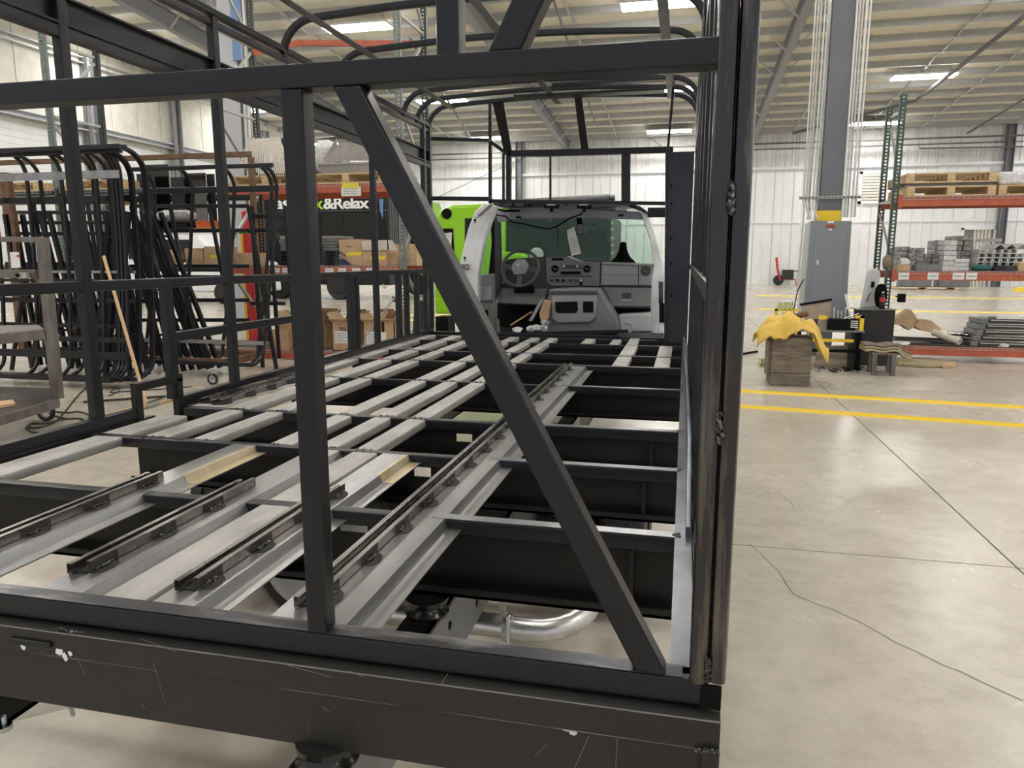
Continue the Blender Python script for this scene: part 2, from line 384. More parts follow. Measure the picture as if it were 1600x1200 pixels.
for y in (18.9, 26.2, 31.3, 38.9):
    o = MB().box((XL-.1, y-.2, 0), (XL+.35, y-.17, roofz(y)-.6)).box((XL-.1, y+.17, 0), (XL+.35, y+.2, roofz(y)-.6)).box((XL+.1, y-.2, 0), (XL+.13, y+.2, roofz(y)-.6)).build('wall_column', 'rafter'); o.parent = wl
# far wall columns
for px in (810, 1572, 540):
    c = W(px, 300, YW-.35); o = MB().box((c.x-.18, YW-.45, 0), (c.x-.14, YW-.05, 8.8)).box((c.x+.14, YW-.45, 0), (c.x+.18, YW-.05, 8.8)).box((c.x-.18, YW-.3, 0), (c.x+.18, YW-.26, 8.8)).build('wall_column', 'colgrey'); o.parent = wb
for (pa, pb) in (((675, 312), (820, 245)), ((1015, 215), (1170, 330))):
    o = MB().pipe([W(*pa, YW-.2), W(*pb, YW-.2)], .02, 5).build('brace_rod', 'pipe'); o.parent = wb

# roof
Y0 = -14
ce = struct(MB().prism([(XL-.3, Y0, roofz(Y0)), (XR+.3, Y0, roofz(Y0)), (XR+.3, YW+.3, roofz(YW+.3)), (XL-.3, YW+.3, roofz(YW+.3))], (0, 0, .15)).build('ceiling', 'deck'))
pm = MB()
for x0 in (XL,):
    pm.box((x0, -.045, -.26), (XR, -.03, 0)).box((x0, -.045, -.26), (XR, .06, -.245)).box((x0, -.03, -.015), (XR, .06, 0))
pu = pm.build('purlin', 'purlin', None, 0); pu.parent = ce
k = 0; y = YW-.6
while y > 8:
    if k == 0: c = pu
    else:
        c = pu.copy(); COL.objects.link(c); c.parent = ce
    c.location = (0, y, roofz(y)+.01); y -= 1.55; k += 1
for x in [3.4-10.55*2, 3.4-10.55, 3.4, 3.4+21.1]:
    mb = MB(); a, b = (x, 6, 0), (x, YW-.1, 0)
    for (dx0, dx1, dz0, dz1) in ((-.13, .13, -.86, -.83), (-.012, .012, -.84, -.28), (-.13, .13, -.29, -.27)):
        vs = [(x+dx0, 6, roofz(6)+dz0), (x+dx1, 6, roofz(6)+dz0), (x+dx1, YW, roofz(YW)+dz0), (x+dx0, YW, roofz(YW)+dz0)]
        mb.prism(vs, (0, 0, dz1-dz0))
    o = mb.build('rafter', 'rafter', None, 0); o.parent = ce
    mb = MB(); y = YW-.6
    while y > 12:
        for s in (-1, 1): mb.beam((x+s*.1, y, roofz(y)-.85), (x+s*.75, y, roofz(y)-.2), .05, .05)
        y -= 3.1
    o = mb.build('flange_brace', 'purlin', None, 0); o.parent = ce
for x in [-17.5, -14, -7.6, -4.2, -1.0, 5.6, 9.3, 12.2, 16.5, 20]:
    mb = MB(); y = YW-.6; i = 0
    while y > 10:
        mb.beam((x, y, roofz(y)-.22), (x, y-1.5, roofz(y-1.5)-.03 if i % 2 else roofz(y-1.5)-.22), .07, .07); y -= 1.55; i += 1
    o = mb.build('bridging_strut', 'purlin', None, 0); o.parent = ce
def pipeline(pts, r, label, name='sprinkler_pipe'):
    o = MB().pipe(pts, r, 8).build(name, 'pipe'); tag(o, label, 'pipe')
def pr(px, py, dz):   # point where the sight line meets the plane hung dz under the roof
    r = _ray(px, py); t = (8.75+YW*.065-dz-HC)/(r[2]+.065*r[1]); return Vector((r[0]*t, r[1]*t, HC+r[2]*t))
pipeline([pr(1660, -20, .7), pr(1430, 158, .7), pr(1240, 208, .55)], .08, 'dark sprinkler pipe slanting down past the bright light at upper right')
pipeline([pr(1700, 95, .7), pr(1545, 188, .7), pr(1512, 208, .7)], .055, 'dark sprinkler pipe at the far right under the roof edge')
pipeline([(XL+1, YW-1.2, 7.85), (XR-2, YW-1.2, 7.85)], .05, 'long dark pipe running along the top of the far wall')
pipeline([W(1437, 228, YW-.6), W(1437, 232, YW-.6), W(1600, 229, YW-.6)], .04, 'short dark pipe below the eave on the far wall at right')
pipeline([pr(640, 60, .7), pr(735, 215, .7)], .05, 'thin dark pipe crossing the roof behind the bus bows, left of centre')
pipeline([pr(865, 0, .75), pr(930, 190, .75)], .045, 'thin dark pipe crossing the roof behind the bus bows, right of centre')

# lights
def fixture(x, y, lab, first=[None]):
    z = roofz(y)-.45
    if first[0] is None:
        t = thing('ceiling_light', (x, y, z), lab, 'light', 'high bay lights')
        B((x-1.22, y-.37, z+.05), (x+1.22, y+.37, z+.12), 'housing', 'skin', t)
        B((x-1.2, y-.35, z), (x+1.2, y+.35, z+.05), 'diffuser', 'lamp', t)
        MB().pipe([(x-1, y, z+.12), (x-1, y, roofz(y)-.05)], .008, 4).pipe([(x+1, y, z+.12), (x+1, y, roofz(y)-.05)], .008, 4).build('hanger', 'pipe', t)
        first[0] = t; return t
    return copy_tree(first[0], (x, y, z), lab)
LN = {(9.4, 35.5): 'bright rectangular ceiling light at upper right of the grey column', (-1.15, 35.5): 'ceiling light seen through the bus roof bows near the right corner',
      (-11.7, 35.5): 'ceiling light above the green bus behind the roof bows', (-1.15, 26.0): 'bright ceiling light at the top edge right of centre behind a roof strap',
      (-11.7, 26.0): 'bright ceiling light at upper left behind the perforated rack upright', (9.4, 43.5): 'thin ceiling light against the far wall beside the grey column',
      (-1.15, 43.5): 'thin ceiling light against the far wall above the white cab', (-11.7, 43.5): 'small ceiling light against the far wall above the green bus'}
for x in (-22.2+.8, -11.7, -1.15, 9.4, 20):
    for y in (43.5, 35.5, 26.0, 18, 9.5, 1, -7.5):
        vis = (x, y) in LN
        ro, co = (43.5, 35.5, 26.0, 18, 9.5, 1, -7.5).index(y), (-21.4, -11.7, -1.15, 9.4, 20).index(round(x, 2))
        fixture(x, y, LN.get((x, y), 'ceiling light in the %s row from the far wall, %s from the left' % (('first', 'second', 'third', 'fourth', 'fifth', 'sixth', 'seventh')[ro], ('first', 'second', 'third', 'fourth', 'fifth')[co])))

# ================================================================== THE BUS UNDER CONSTRUCTION
bus = thing('unfinished_bus', (-1.05, 3.6, 0), 'unfinished shuttle bus with bare black steel body frame and open white cab', 'bus')
YR, ZF = 1.085, .857
def bt(a, b, w_, h_, name='frame_tube', m='black', up=(0, 0, 1), r=None): return T(a, b, w_, h_, name, m, bus, up, r)
# rear frame -------------------------------------------------------
yc = YR+.02
bt((-2.15, yc, ZF-.022), (.058, yc, ZF-.022), .042, .044, 'rear_sill_tube', r=.006)
B((-2.13, YR+.002, ZF), (.02, YR+.038, ZF+.0012), 'top_highlight', 'topcap', bus)  # thin bright cap paints the highlight along the sill top
bt((-2.15, yc, 1.777), (.036, yc, 1.777), .042, .036, 'rear_header_tube', r=.003)
bt((-.603, YR+.021, ZF), (-.603, YR+.021, 1.758), .038, .04, 'rear_post', up=(0, 1, 0), r=.006)
# diagonal: lower right to upper left
def plank(a0, a1, b1, b0, dy, name, m='black'):
    return MB().prism([a0, a1, b1, b0], (0, dy, 0)).build(name, m, bus)
def bevel(o, wdt=.004, seg=2):
    md = o.modifiers.new('bevel', 'BEVEL'); md.width = wdt; md.segments = seg; md.limit_method = 'ANGLE'; return o
bevel(plank((-.534, YR, 1.76), (-.487, YR, 1.76), (-.004, YR, ZF), (-.052, YR, ZF), .042, 'diagonal_brace'))
bt((-.349, YR+.02, 1.794), (-.349, YR+.02, 2.55), .036, .04, 'upper_rear_post', up=(0, 1, 0), r=.006)
bevel(plank((-.289, YR, 1.794), (-.240, YR, 1.794), (.09, YR, 2.42), (.04, YR, 2.42), .042, 'upper_diagonal_brace'))
# corner post pair
bt((.044, YR+.02, ZF-.004), (.044, YR+.02, 2.6), .028, .05, 'corner_tube', 'corner', (0, 1, 0), .009)
bt((.072, YR+.02, ZF-.0), (.072, YR+.02, 2.6), .026, .05, 'corner_tube', 'corner', (0, 1, 0), .009)
def welds(pts, r, name='weld_bead', m='weld', parent=None, sq=(1, 1, 1)):
    mb = MB()
    for i, p in enumerate(pts): mb.blob(p, r*random.uniform(.8, 1.15), sq, i, .2, 1)
    o = mb.build(name, m, parent or bus); o['kind'] = 'stuff'; return o
for z0, z1 in ((.862, .90), (1.24, 1.285), (1.565, 1.605)):
    n = 9; welds([(.058+random.uniform(-.003, .003), YR-.004, z0+(z1-z0)*i/n) for i in range(n)], .0055)
    MB().lathe((.058, YR-.0045, (z0+z1)/2), (0, -1, 0), [(.0, 0), (.001, 0)], 8)
# skirt under the rear sill
sk = MB().prism([(-2.15, YR-.004, .808), (-2.15, YR-.02, .802), (-2.15, YR-.02, .755), (-2.15, YR-.012, .751), (-2.15, YR-.012, .645), (-2.15, YR+.03, .645), (-2.15, YR+.03, .808)], (2.229, 0, 0)).build('rear_skirt', 'blackskirt', bus)
MB().beam((-2.15, YR-.0195, .8035), (.078, YR-.0195, .8035), .002, .0022).build('edge_highlight', 'ground', bus); MB().beam((-2.15, YR-.0203, .7548), (.05, YR-.0203, .7548), .0008, .0012).build('edge_highlight', 'topcap', bus)  # thin bright strips paint the highlight lines along the skirt edges
B((-2.15, YR+.0, .806), (.079, YR+.04, .8075), 'top_highlight', 'topcap', bus)  # bright cap paints the light line on the skirt top
B((.048, YR-.006, .815), (.079, YR+.0, .853), 'tube_mouth', 'blk', bus)
bevel(B((.052, YR-.024, .52), (.08, YR+.03, .757), 'corner_gusset', 'blackskirt', bus))
welds([(.045+i*.004, YR-.026, .757+random.uniform(-.003, .003)) for i in range(9)], .0035)
welds([(-1.135+i*.006, YR-.012, .806+random.uniform(-.002, .002)) for i in range(10)], .004)
bevel(B((-1.24, YR-.026, .772), (-1.145, YR-.02, .783), 'latch_strip', 'black', bus), .002)
for i, (x, z) in enumerate(((-1.213, .763), (-1.13, .766), (-1.118, .756), (-1.105, .765), (-.158, .752), (-.146, .748))):
    MB().blob((x, YR-.0205 if z > .755 else YR-.0125, z), .007, (1, .12, 1.1), i+4, .5, 1).build('paint_chip', 'white', bus)
mb = MB()
for (px, py, qx, qy) in ((920, 1150, 898, 1200), (855, 1163, 835, 1182), (965, 1145, 962, 1200), (240, 1035, 258, 1100), (545, 1048, 570, 1058), (625, 1060, 640, 1072), (700, 1052, 690, 1068), (505, 1105, 515, 1112), (483, 1135, 481, 1140), (560, 1130, 562, 1138), (222, 1100, 228, 1108), (220, 998, 275, 1018), (450, 1040, 520, 1058), (120, 1088-60, 134, 1055)):
    y = YR-.0215 if py < 1060 else YR-.0135
    a, b = W(px, py, y), W(qx, qy, y); mb.beam(a, b, .0009, .0006)
o = mb.build('scratch', 'ground', bus); o['kind'] = 'stuff'

# floor frame ------------------------------------------------------
CY = [1.70, 2.26, 2.79, 3.71, 4.46, 4.97, 5.62, 6.02]
XI, XO = -2.13, .0
ZB = [.655, .69, .69, .70, .70, .70, .72, .74]
slots = {0: [(-.871, -.791, .784, .823), (-1.60, -1.53, .78, .815)], 1: [(-.872, -.811, .772, .806)], 2: [(-.887, -.819, .763, .797)], 3: [(-.90, -.83, .765, .80)]}
for i, y in enumerate(CY):
    x1 = XO if i < 7 else -.2
    th = .040 if i < 3 else .034
    bt((XI, y, ZF-.02), (x1, y, ZF-.02), th, .038, 'crossmember', 'black', r=.005)
    mb = MB(); xs = XI if i not in (0,) else XI+.0
    if i == 1: xs = -1.96
    zt = ZF-.04; zb = ZB[i]; yy = y+.018
    cur = xs; hl = sorted(slots.get(i, []))
    for (a, b, c, d) in hl:
        mb.box((cur, yy, zb), (a, yy+.006, zt)); mb.box((a, yy, zb), (b, yy+.006, c)); mb.box((a, yy, d), (b, yy+.006, zt)); cur = b
    mb.box((cur, yy, zb), (x1, yy+.006, zt))
    mb.box((xs, yy-.045, zb), (x1, yy+.006, zb+.008))
    mb.box((xs, yy-.045, zb), (x1, yy-.039, zb+.022))
    mb.build('crossmember_web', 'blackflat', bus)
    if i < 6:
        B((-.60 if i < 4 else -1.0, y-.017, ZF-.0005), (x1, y+.017, ZF+.0012), 'top_highlight', 'ground' if i < 3 else 'topcap', bus)  # bright strip paints the highlight on the crossmember top
    if i < 3:
        for x in (-.105, -.70):
            MB().box((x, yy-.035, zb+.02), (x+.012, yy, zt)).build('web_stiffener', 'blackflat', bus)
    n = 6; welds([(.004+random.uniform(-.008, .006), y+random.uniform(-.012, .012), ZF+.001) for k in range(n)], .006, sq=(1, 1, .5))
# slats
SL = [('far', -2.155, -2.065), ('E', -1.93, -1.835), ('D', -1.73, -1.645), ('A', -1.415, -1.33), ('B', -1.235, -1.155), ('C', -1.085, -1.005)]
def slat(x0, x1, y0, y1, name='floor_slat', m='galv'):
    o = MB().sweep([((x0+x1)/2, y0, ZF-.018), ((x0+x1)/2, y1, ZF-.018)], rrect(x1-x0, .034, .008)).build(name, m, bus); return o
slat(-2.11, -1.99, 1.13, CY[1]-.02); slat(-2.12, -2.0, CY[1]+.02, 2.62)
for i in range(1, 7):
    y0, y1 = CY[i]+.018, CY[i+1]-.018
    for (n, a, b) in SL:
        if n == 'far' and i == 1: continue
        if n == 'A' and i == 6: pass
        slat(a, b, y0, y1)
slat(-1.08, -.985, 1.12, CY[0]-.02); slat(-1.08, -.985, CY[0]+.02, CY[1]-.02)
for x0, x1, k0, k1 in ((-.42, -.325, 4, 6), (-.165, -.07, 4, 6), (-.775, -.69, 6, 7)):
    for i in range(k0, k1): slat(x0, x1, CY[i]+.018, CY[i+1]-.018)
slat(-.55, -.48, CY[6]+.018, CY[7]-.018)
slat(-.42, -.34, CY[6]+.018, CY[7]+.1)
# weld spatter rows where slats meet the crossmembers
for i in range(1, 6):
    for (n, a, b) in SL:
        if n == 'far': continue
        welds([(a+(b-a)*(k+.5)/6, CY[i]+random.choice((-1, 1))*.019, ZF) for k in range(6)], .005, sq=(1.3, .6, .5))
# hat channels with seat tracks
def hat(xl, xr, y0, y1, gold=None):
    z = ZF; pr_ = [(xl, z-.03), (xl, z-.0), (xr, z), (xr+.009, z-.024), (xr+.045, z-.024), (xr+.045, z-.027), (xr+.006, z-.027), (xr-.003, z-.004), (xl+.004, z-.004), (xl+.004, z-.03)]
    o = MB().prism([(x, y0, zz) for x, zz in pr_], (0, y1-y0, 0)).build('hat_channel', 'rust_galv', bus); return o
def seat_track(x, y0, y1, par, w_=.026, h=.022):
    z = ZF+.002
    for s in (-1, 1):
        xc = x+s*(w_/2+.004); prf = [(xc-s*.008, z), (xc-s*.008, z+.003), (xc+s*.001, z+.003), (xc+s*.001, z+h-.002), (xc-s*.006, z+h-.002), (xc-s*.006, z+h-.006), (xc-s*.0085, z+h-.006), (xc-s*.0085, z+h), (xc+s*.0035, z+h), (xc+s*.0035, z)]
        t = MB().prism([(q, y0+(.02 if s > 0 else 0), zz) for q, zz in prf], (0, y1-y0, 0)).build('seat_track', 'track', par)
    B((x-w_/2-.002, y0+.01, z), (x+w_/2+.002, y1-.01, z+.002), 'track_web', 'burn', par)
    y = y0+.03; k = 0
    while y < y1-.02:
        L = .045; mb = MB()
        for j in range(16): mb.blob((x+w_/2+.0095+random.uniform(-.001, .005), y+L*j/16, z+.001+random.uniform(0, .005)), .0034, (1, 1.1, .7), k*20+j, .4, 1)
        mb.build('weld_bead', 'weld', par)['kind'] = 'stuff'
        B((x+w_/2+.0078, y-.02, z+.001), (x+w_/2+.0085, y+L+.02, z+h-.002), 'soot_patch', 'burn', par)
        MB().prism([(x+w_/2+.008, y-.015, z-.0012), (x+w_/2+.03, y-.004, z-.0012), (x+w_/2+.034, y+L*.5, z-.0012), (x+w_/2+.028, y+L, z-.0012), (x+w_/2+.008, y+L+.02, z-.0012)], (0, 0, .0008)).build('soot_patch', 'burn', par)
        y += .19; k += 1
h1 = hat(-1.53, -1.445, 1.13, CY[1]-.02); seat_track(-1.505, 1.13, 1.80, h1)
h2 = hat(-1.225, -1.125, 1.12, CY[1]-.02); seat_track(-1.20, 1.19, 1.80, h2)
h3 = hat(-.965, -.875, 1.12, CY[1]-.02); seat_track(-.93, 1.17, 1.79, h3)
h4 = hat(-.715, -.565, 1.12, 4.42); seat_track(-.665, 1.16, 4.36, h4, .03)
for (xr, y0, y1) in ((-1.445, 1.86, 2.23), (-.875, 2.0, 2.23)):
    MB().prism([(xr-.012, y0, ZF+.0004), (xr, y0, ZF+.0004), (xr+.0095, y0, ZF-.0235), (xr+.044, y0, ZF-.0235), (xr+.044, y0, ZF-.023), (xr+.0095, y0, ZF-.023), (xr, y0, ZF+.001), (xr-.012, y0, ZF+.001)], (0, y1-y0, 0)).build('heat_tint', 'gold', bus)
h5 = B((-2.12, CY[2]+.02, ZF-.004), (-1.96, CY[3]-.02, ZF-.0005), 'side_plate', 'galv', bus)
seat_track(-2.09, 2.86, 3.66, h5); seat_track(-2.02, 2.84, 3.66, h5)
# side sills
LX = -2.17
bt((LX, 1.1, ZF+.022), (LX, 2.52, ZF+.022), .038, .044, 'side_sill')
bt((LX, 2.80, ZF+.022), (LX, 6.2, ZF+.022), .038, .044, 'side_sill')
bt((LX, 1.1, ZF-.03), (LX, 2.62, ZF-.03), .03, .05, 'side_sill'); bt((LX, 2.78, ZF-.03), (LX, 6.2, ZF-.03), .03, .05, 'side_sill')
B((0.0, 1.1, ZF-.008), (.038, 6.0, ZF), 'right_floor_rail', 'railsteel', bus)
bt((.05, 1.1, ZF-.03), (.05, 6.0, ZF-.03), .02, .06, 'side_sill')
# wheel-well bracket on the right wall
mb = MB().sweep([(.03, 1.7, .865), (.034, 2.3, .93), (.026, 3.0, .99), (.01, 4.6, 1.02)], rrect(.012, .03, .002))
mb.build('wall_rail', 'railsteel', bus)
mb = MB().sweep([(.046, 1.45, .862), (.048, 2.3, .905), (.046, 3.2, .93)], rrect(.006, .02, .002)); mb.build('wall_rail', 'railsteel', bus)
# left side wall
def vpost(x, y, z0, z1, w_=.045, d=.038, name='wall_post', m='black'): return bt((x, y, z0), (x, y, z1), d, w_, name, m, up=(0, 1, 0), r=.006)
ZC = 2.60
for y in (2.325, 3.22, 5.0, 6.05): vpost(LX, y, ZF+.04, ZC)
for y, w_ in ((2.765, .05), (4.56, .04), (4.66, .04), (5.43, .06), (5.60, .05), (5.83, .05)): vpost(LX, y, ZF+.04, 1.385, w_)
vpost(LX, 1.13, ZF, 2.6)
vpost(LX, 6.2, ZF+.04, 2.6, .05)
bt((LX, 1.1, 1.40), (LX, 6.2, 1.40), .032, .04, 'belt_rail')
bt((LX, 2.79, 1.165), (LX, 3.9, 1.165), .03, .04, 'wall_post'); 
bt((LX, 1.1, 2.285), (LX, 6.2, 2.285), .032, .04, 'window_header')
o = MB().prism([(LX-.02, 1.1, 2.31), (LX+.02, 1.1, 2.31), (LX+.02, 1.1, 2.318), (LX-.01, 1.1, 2.318), (LX-.01, 1.1, 2.405), (LX+.012, 1.1, 2.405), (LX+.012, 1.1, 2.412), (LX-.02, 1.1, 2.412)], (0, 5.1, 0)).build('window_header', 'black', bus)
# left door step frame
mb = MB(); mb.beam((LX+.01, 2.53, .74), (LX+.01, 2.53, .97), .03, .035, (0, 1, 0)); mb.beam((LX+.01, 2.515, .985), (LX+.01, 2.8, .985), .03, .035); mb.beam((LX+.01, 2.78, .66), (LX+.01, 2.78, .985), .03, .04, (0, 1, 0))
mb.build('step_frame', 'blackflat', bus)
bevel(B((LX+.0, 2.80, .60), (LX+.05, 2.90, .86), 'step_box', 'blackflat', bus))
# right side wall
RX = .055
for y in (1.75, 2.3, 2.95, 3.6, 4.3, 5.0, 5.6): vpost(RX, y, ZF, ZC, .045, .03)
for y in (2.0, 2.6, 3.2, 3.9, 4.6, 5.3): vpost(RX, y, ZF, 1.43, .05, .03)
bt((RX-.006, 1.15, 1.445), (RX-.006, 5.9, 1.445), .03, .035, 'belt_rail')
bt((RX, 1.1, 2.3), (RX, 5.9, 2.3), .03, .05, 'window_header')
# cant rails and roof bows
for x, nm in ((LX, 'cant_rail'), (RX, 'cant_rail')):
    bt((x, 1.1, 2.62), (x, 6.25, 2.62), .04, .03, nm); bt((x-.004, 1.1, 2.575), (x-.004, 6.25, 2.575), .03, .03, nm)
def bow(y, zt=2.80, R=.19, name='roof_bow', y2=None):
    xl, xr = LX, RX; p = [(xl, y, 2.63)]+arc((xl+R, zt-.03-R), R, 180, 90, 8, 'XZ', y)
    n = 8
    for i in range(1, n): t = i/n; p.append((xl+R+(xr-xl-2*R)*t, y, zt-.03+.035*math.sin(math.pi*t)))
    p += arc((xr-R, zt-.03-R), R, 90, 0, 8, 'XZ', y)+[(xr, y, 2.6)]
    return MB().sweep(p, rrect(.034, .036, .006), (0, 1, 0)).build(name, 'black', bus)
for y in (1.12, 1.9, 2.7, 3.85, 4.5, 5.62, 5.92, 6.2): bow(y)
for x0, x1 in ((-1.99, -1.935), (-1.085, -1.035), (-.185, -.13)):
    B((x0, 1.1, 2.752), (x1, 6.25, 2.757), 'roof_strap', 'greyplate', bus)
# plate rafters seen between the last bows
bt((-1.0, 5.62, 2.76), (-.2, 5.62, 2.76), .09, .02, 'roof_plate'); bt((-1.35, 5.92, 2.75), (-.2, 5.92, 2.75), .12, .02, 'roof_plate')
# front bulkhead structure
YB = 6.45
def wt(p, q, w_, h_, name='bulkhead_tube', y=YB, up=(0, 0, 1), m='black'): return bt(W(*p, y), W(*q, y), w_, h_, name, m, up)
wt((795, 240), (1052, 234), .04, .05); wt((795, 236), (795, 318), .045, .04, up=(0, 1, 0)); wt((787, 240), (787, 318), .02, .04, up=(0, 1, 0))
wt((766, 156), (766, 318), .028, .03, up=(0, 1, 0)); wt((860, 240), (860, 316), .018, .02, up=(0, 1, 0)); wt((978, 238), (978, 316), .075, .03, up=(0, 1, 0), )
wt((765, 314), (1047, 318), .03, .03); wt((1012, 332), (1047, 332), .04, .08)
wt((672, 217), (765, 219), .03, .03, y=6.3); wt((672, 310), (765, 311), .03, .035, y=6.3); wt((762, 218), (792, 240), .03, .03)
bevel(MB().prism([W(768, 156, 6.2), W(786, 156, 6.2), W(800, 240, 6.45), W(788, 240, 6.45)], (0, .03, 0)).build('front_strut', 'black', bus), .003)
bevel(MB().prism([W(897, 150, 6.2), W(909, 150, 6.2), W(920, 236, 6.45), W(908, 236, 6.45)], (0, .03, 0)).build('front_strut', 'black', bus), .003)
wt((1053, 128), (1043, 240), .02, .03, y=5.85, up=(0, 1, 0))
for px in (838, 877, 957, 997): MB().lathe(W(px, 237, YB-.03), (0, -1, 0), [(.012, 0), (.012, .006), (.004, .008)], 8).build('bolt_head', 'black', bus)
# flat closing plate on the right
pl = MB().prism([W(1042, 238, 5.8), (.035, 5.8, W(1042, 238, 5.8).z), (.035, 5.8, ZF+.0), W(1040, 534, 5.8)], (0, .006, 0)).build('closing_plate', 'plate', bus)
a, b = W(1041, 238, 5.78), W(1039, 534, 5.78)
o = bt(a, b, .012, .04, 'plate_flange', 'corner', up=(0, 1, 0)); 
for py in (290, 318, 372, 412, 462): MB().lathe(W(1049, py, 5.795), (0, -1, 0), [(.008, 0), (.008, .006), (.003, .009)], 8).build('bolt_head', 'blk', bus)
# dark step well in front of the plate, floor front edge
bevel(B((-.55, 6.15, .70), (.02, 6.6, .86), 'step_well', 'blackflat', bus))
bt((-2.15, 6.12, ZF+.005), (-.5, 6.12, ZF+.005), .03, .03, 'front_sill'); bt((-1.3, 6.2, ZF+.01), (-.45, 6.3, ZF+.04), .02, .03, 'front_sill')

# chassis ----------------------------------------------------------
def rail(x0, x1, y0, y1):
    zt, zb = .60, .43
    MB().box((x0, y0, zt-.012), (x1, y1, zt)).box((x0, y0, zb), (x1, y1, zb+.012)).box((x1-.012, y0, zb), (x1, y1, zt)).build('chassis_rail', 'blackflat', bus)
    return
rail(-.66, -.575, .98, 7.2); rail(-1.58, -1.5, .98, 7.2)
B((-.574, 1.05, .43), (-.568, 4.2, .60), 'rail_side', 'greyplate', bus)
for (x, y) in ((-.60, 1.10), (-.615, 1.68), (-1.54, 1.10), (-1.54, 1.68), (-.615, 3.7), (-1.54, 3.7)):
    MB().lathe((x, y, .60), (0, 0, 1), [(.055, 0), (.058, .008), (.045, .02), (.042, .03), (.056, .036), (.056, .046), (.03, .052)], 20).build('rubber_mount', 'rubbershine', bus)
for (y, z) in ((1.35, .53), (1.72, .55), (1.98, .49), (2.3, .53)):
    MB().lathe((-.567, y, z), (1, 0, 0), [(.012, 0), (.012, .001)], 10).build('rail_hole', 'blk', bus)
ex = [G(740, 985, .32), G(840, 1000, .32), G(880, 1003, .32)]
p0, p1, p2 = Vector((-.95, 2.16, .33)), Vector((-.42, 2.14, .33)), Vector((-.33, 2.15, .33))
path = [(-1.2, 2.16, .33), (-.9, 2.16, .33), (-.44, 2.15, .33)]+[(-.44+.17*math.sin(a), 2.32-.17*math.cos(a), .33+.03*(1-math.cos(a))) for a in [math.radians(t) for t in (15, 30, 45, 60, 75, 90)]]+[(-.268, 2.7, .38)]
MB().pipe(path, .038, 20).build('exhaust_pipe', 'silver', bus)
MB().lathe((-.585+.06, 2.15, .33), (1, 0, 0), [(.043, 0), (.045, .004), (.045, .022), (.043, .026)], 20).build('pipe_clamp', 'zinc', bus)
MB().beam((-.515, 2.12, .36), (-.52, 2.02, .60), .02, .012).beam((-.515, 2.12, .30), (-.515, 2.1, .37), .016, .01).build('pipe_hanger', 'chrome', bus)
MB().pipe([(-.5, 2.09, .28), (-.5, 2.09, .40)], .006, 6).build('clamp_bolt', 'zinc', bus)
MB().lathe((-1.2, 2.35, .40), (1, 0, 0), [(.10, 0), (.115, .01), (.115, .5), (.10, .51)], 24).build('tank', 'plastwhite', bus)
B((-1.12, 2.32, .66), (-.70, 2.42, .672), 'cross_plate', 'silver', bus)
def wheel(x, y, r=.37, wd=.2, par=bus, name='wheel', z=None, n=28):
    z = r if z is None else z
    t = MB().lathe((x-wd/2, y, z), (1, 0, 0), [(r*.6, .01), (r*.75, 0), (r*.95, .012), (r, .035), (r, wd-.035), (r*.95, wd-.012), (r*.75, wd), (r*.6, wd-.01)], n, False).build(name, 'rubber', par)
    mb = MB()
    for i in range(44):
        a = 2*math.pi*i/44
        for s in (0, 1):
            c = Vector((x-wd/2+.03+s*(wd-.1), y+math.cos(a+.07*s)*r, z+math.sin(a+.07*s)*r)); d = Vector((0, -math.sin(a), math.cos(a)))*.014
            mb.beam(c, c+Vector((.05, 0, 0)), .028, .02, (0, math.cos(a), math.sin(a)))
    mb.build('tread_blocks', 'rubber', t)['kind'] = 'stuff'
    MB().lathe((x-wd/2+.02, y, z), (1, 0, 0), [(0, .05), (r*.3, .05), (r*.45, .02), (r*.62, 0), (r*.62, wd-.04), (r*.45, wd-.07), (r*.3, wd-.1), (0, wd-.1)], 20).build('rim', 'plastwhite', t)
    return t
wheel(-1.95, 2.98); wheel(-1.70, 2.98); wheel(-.15-.06, 3.2); wheel(-.42, 3.2)
MB().pipe([(-1.7, 3.1, .37), (-.2, 3.1, .37)], .06, 12).build('rear_axle', 'blackflat', bus)
a, b = W(596, 880, 2.05), W(682, 946, 2.05); bevel(MB().box((a.x, 2.05, b.z), (b.x, 2.4, b.z+.2)).build('fuel_tank', 'plastwhite', bus), .05, 5)
c = W(500, 858, 2.05); ax_ = Vector((.15, -1, .35))
sp_ = MB().lathe(c, ax_, [(.10, -.16), (.215, -.15), (.235, -.12), (.235, -.03), (.215, 0), (.19, .006), (.185, 0), (.0, .0)], 32).build('spare_wheel', 'rubber', bus)
MB().lathe(c, ax_, [(.19, .004), (.17, .02), (0, .03)], 32).build('rim_cover', 'plastwhite', sp_)
# hitch bracket at the lower left
MB().prism([(-1.86, 1.30, .42), (-1.56, 1.62, .42), (-1.45, 1.62, .42), (-1.45, 1.5, .42), (-1.80, 1.16, .42)], (0, 0, .012)).build('hitch_plate', 'silver', bus)
MB().beam((-1.86, 1.20, .36), (-1.45, 1.50, .38), .035, .05).build('hitch_bar', 'silver', bus)
MB().beam((-1.86, 1.05, .38), (-1.68, 1.35, .56), .06, .09).build('hitch_arm', 'blackflat', bus)
MB().lathe(G(5, 1140, .42), (0, 0, 1), [(.02, 0), (.02, .012), (.009, .014), (.009, .035), (.006, .04)], 8).build('hitch_bolt', 'zinc', bus)
MB().pipe([G(107, 1092, .44), G(110, 1105, .40), G(114, 1117, .37)], .006, 6).build('hitch_pin', 'zinc', bus)

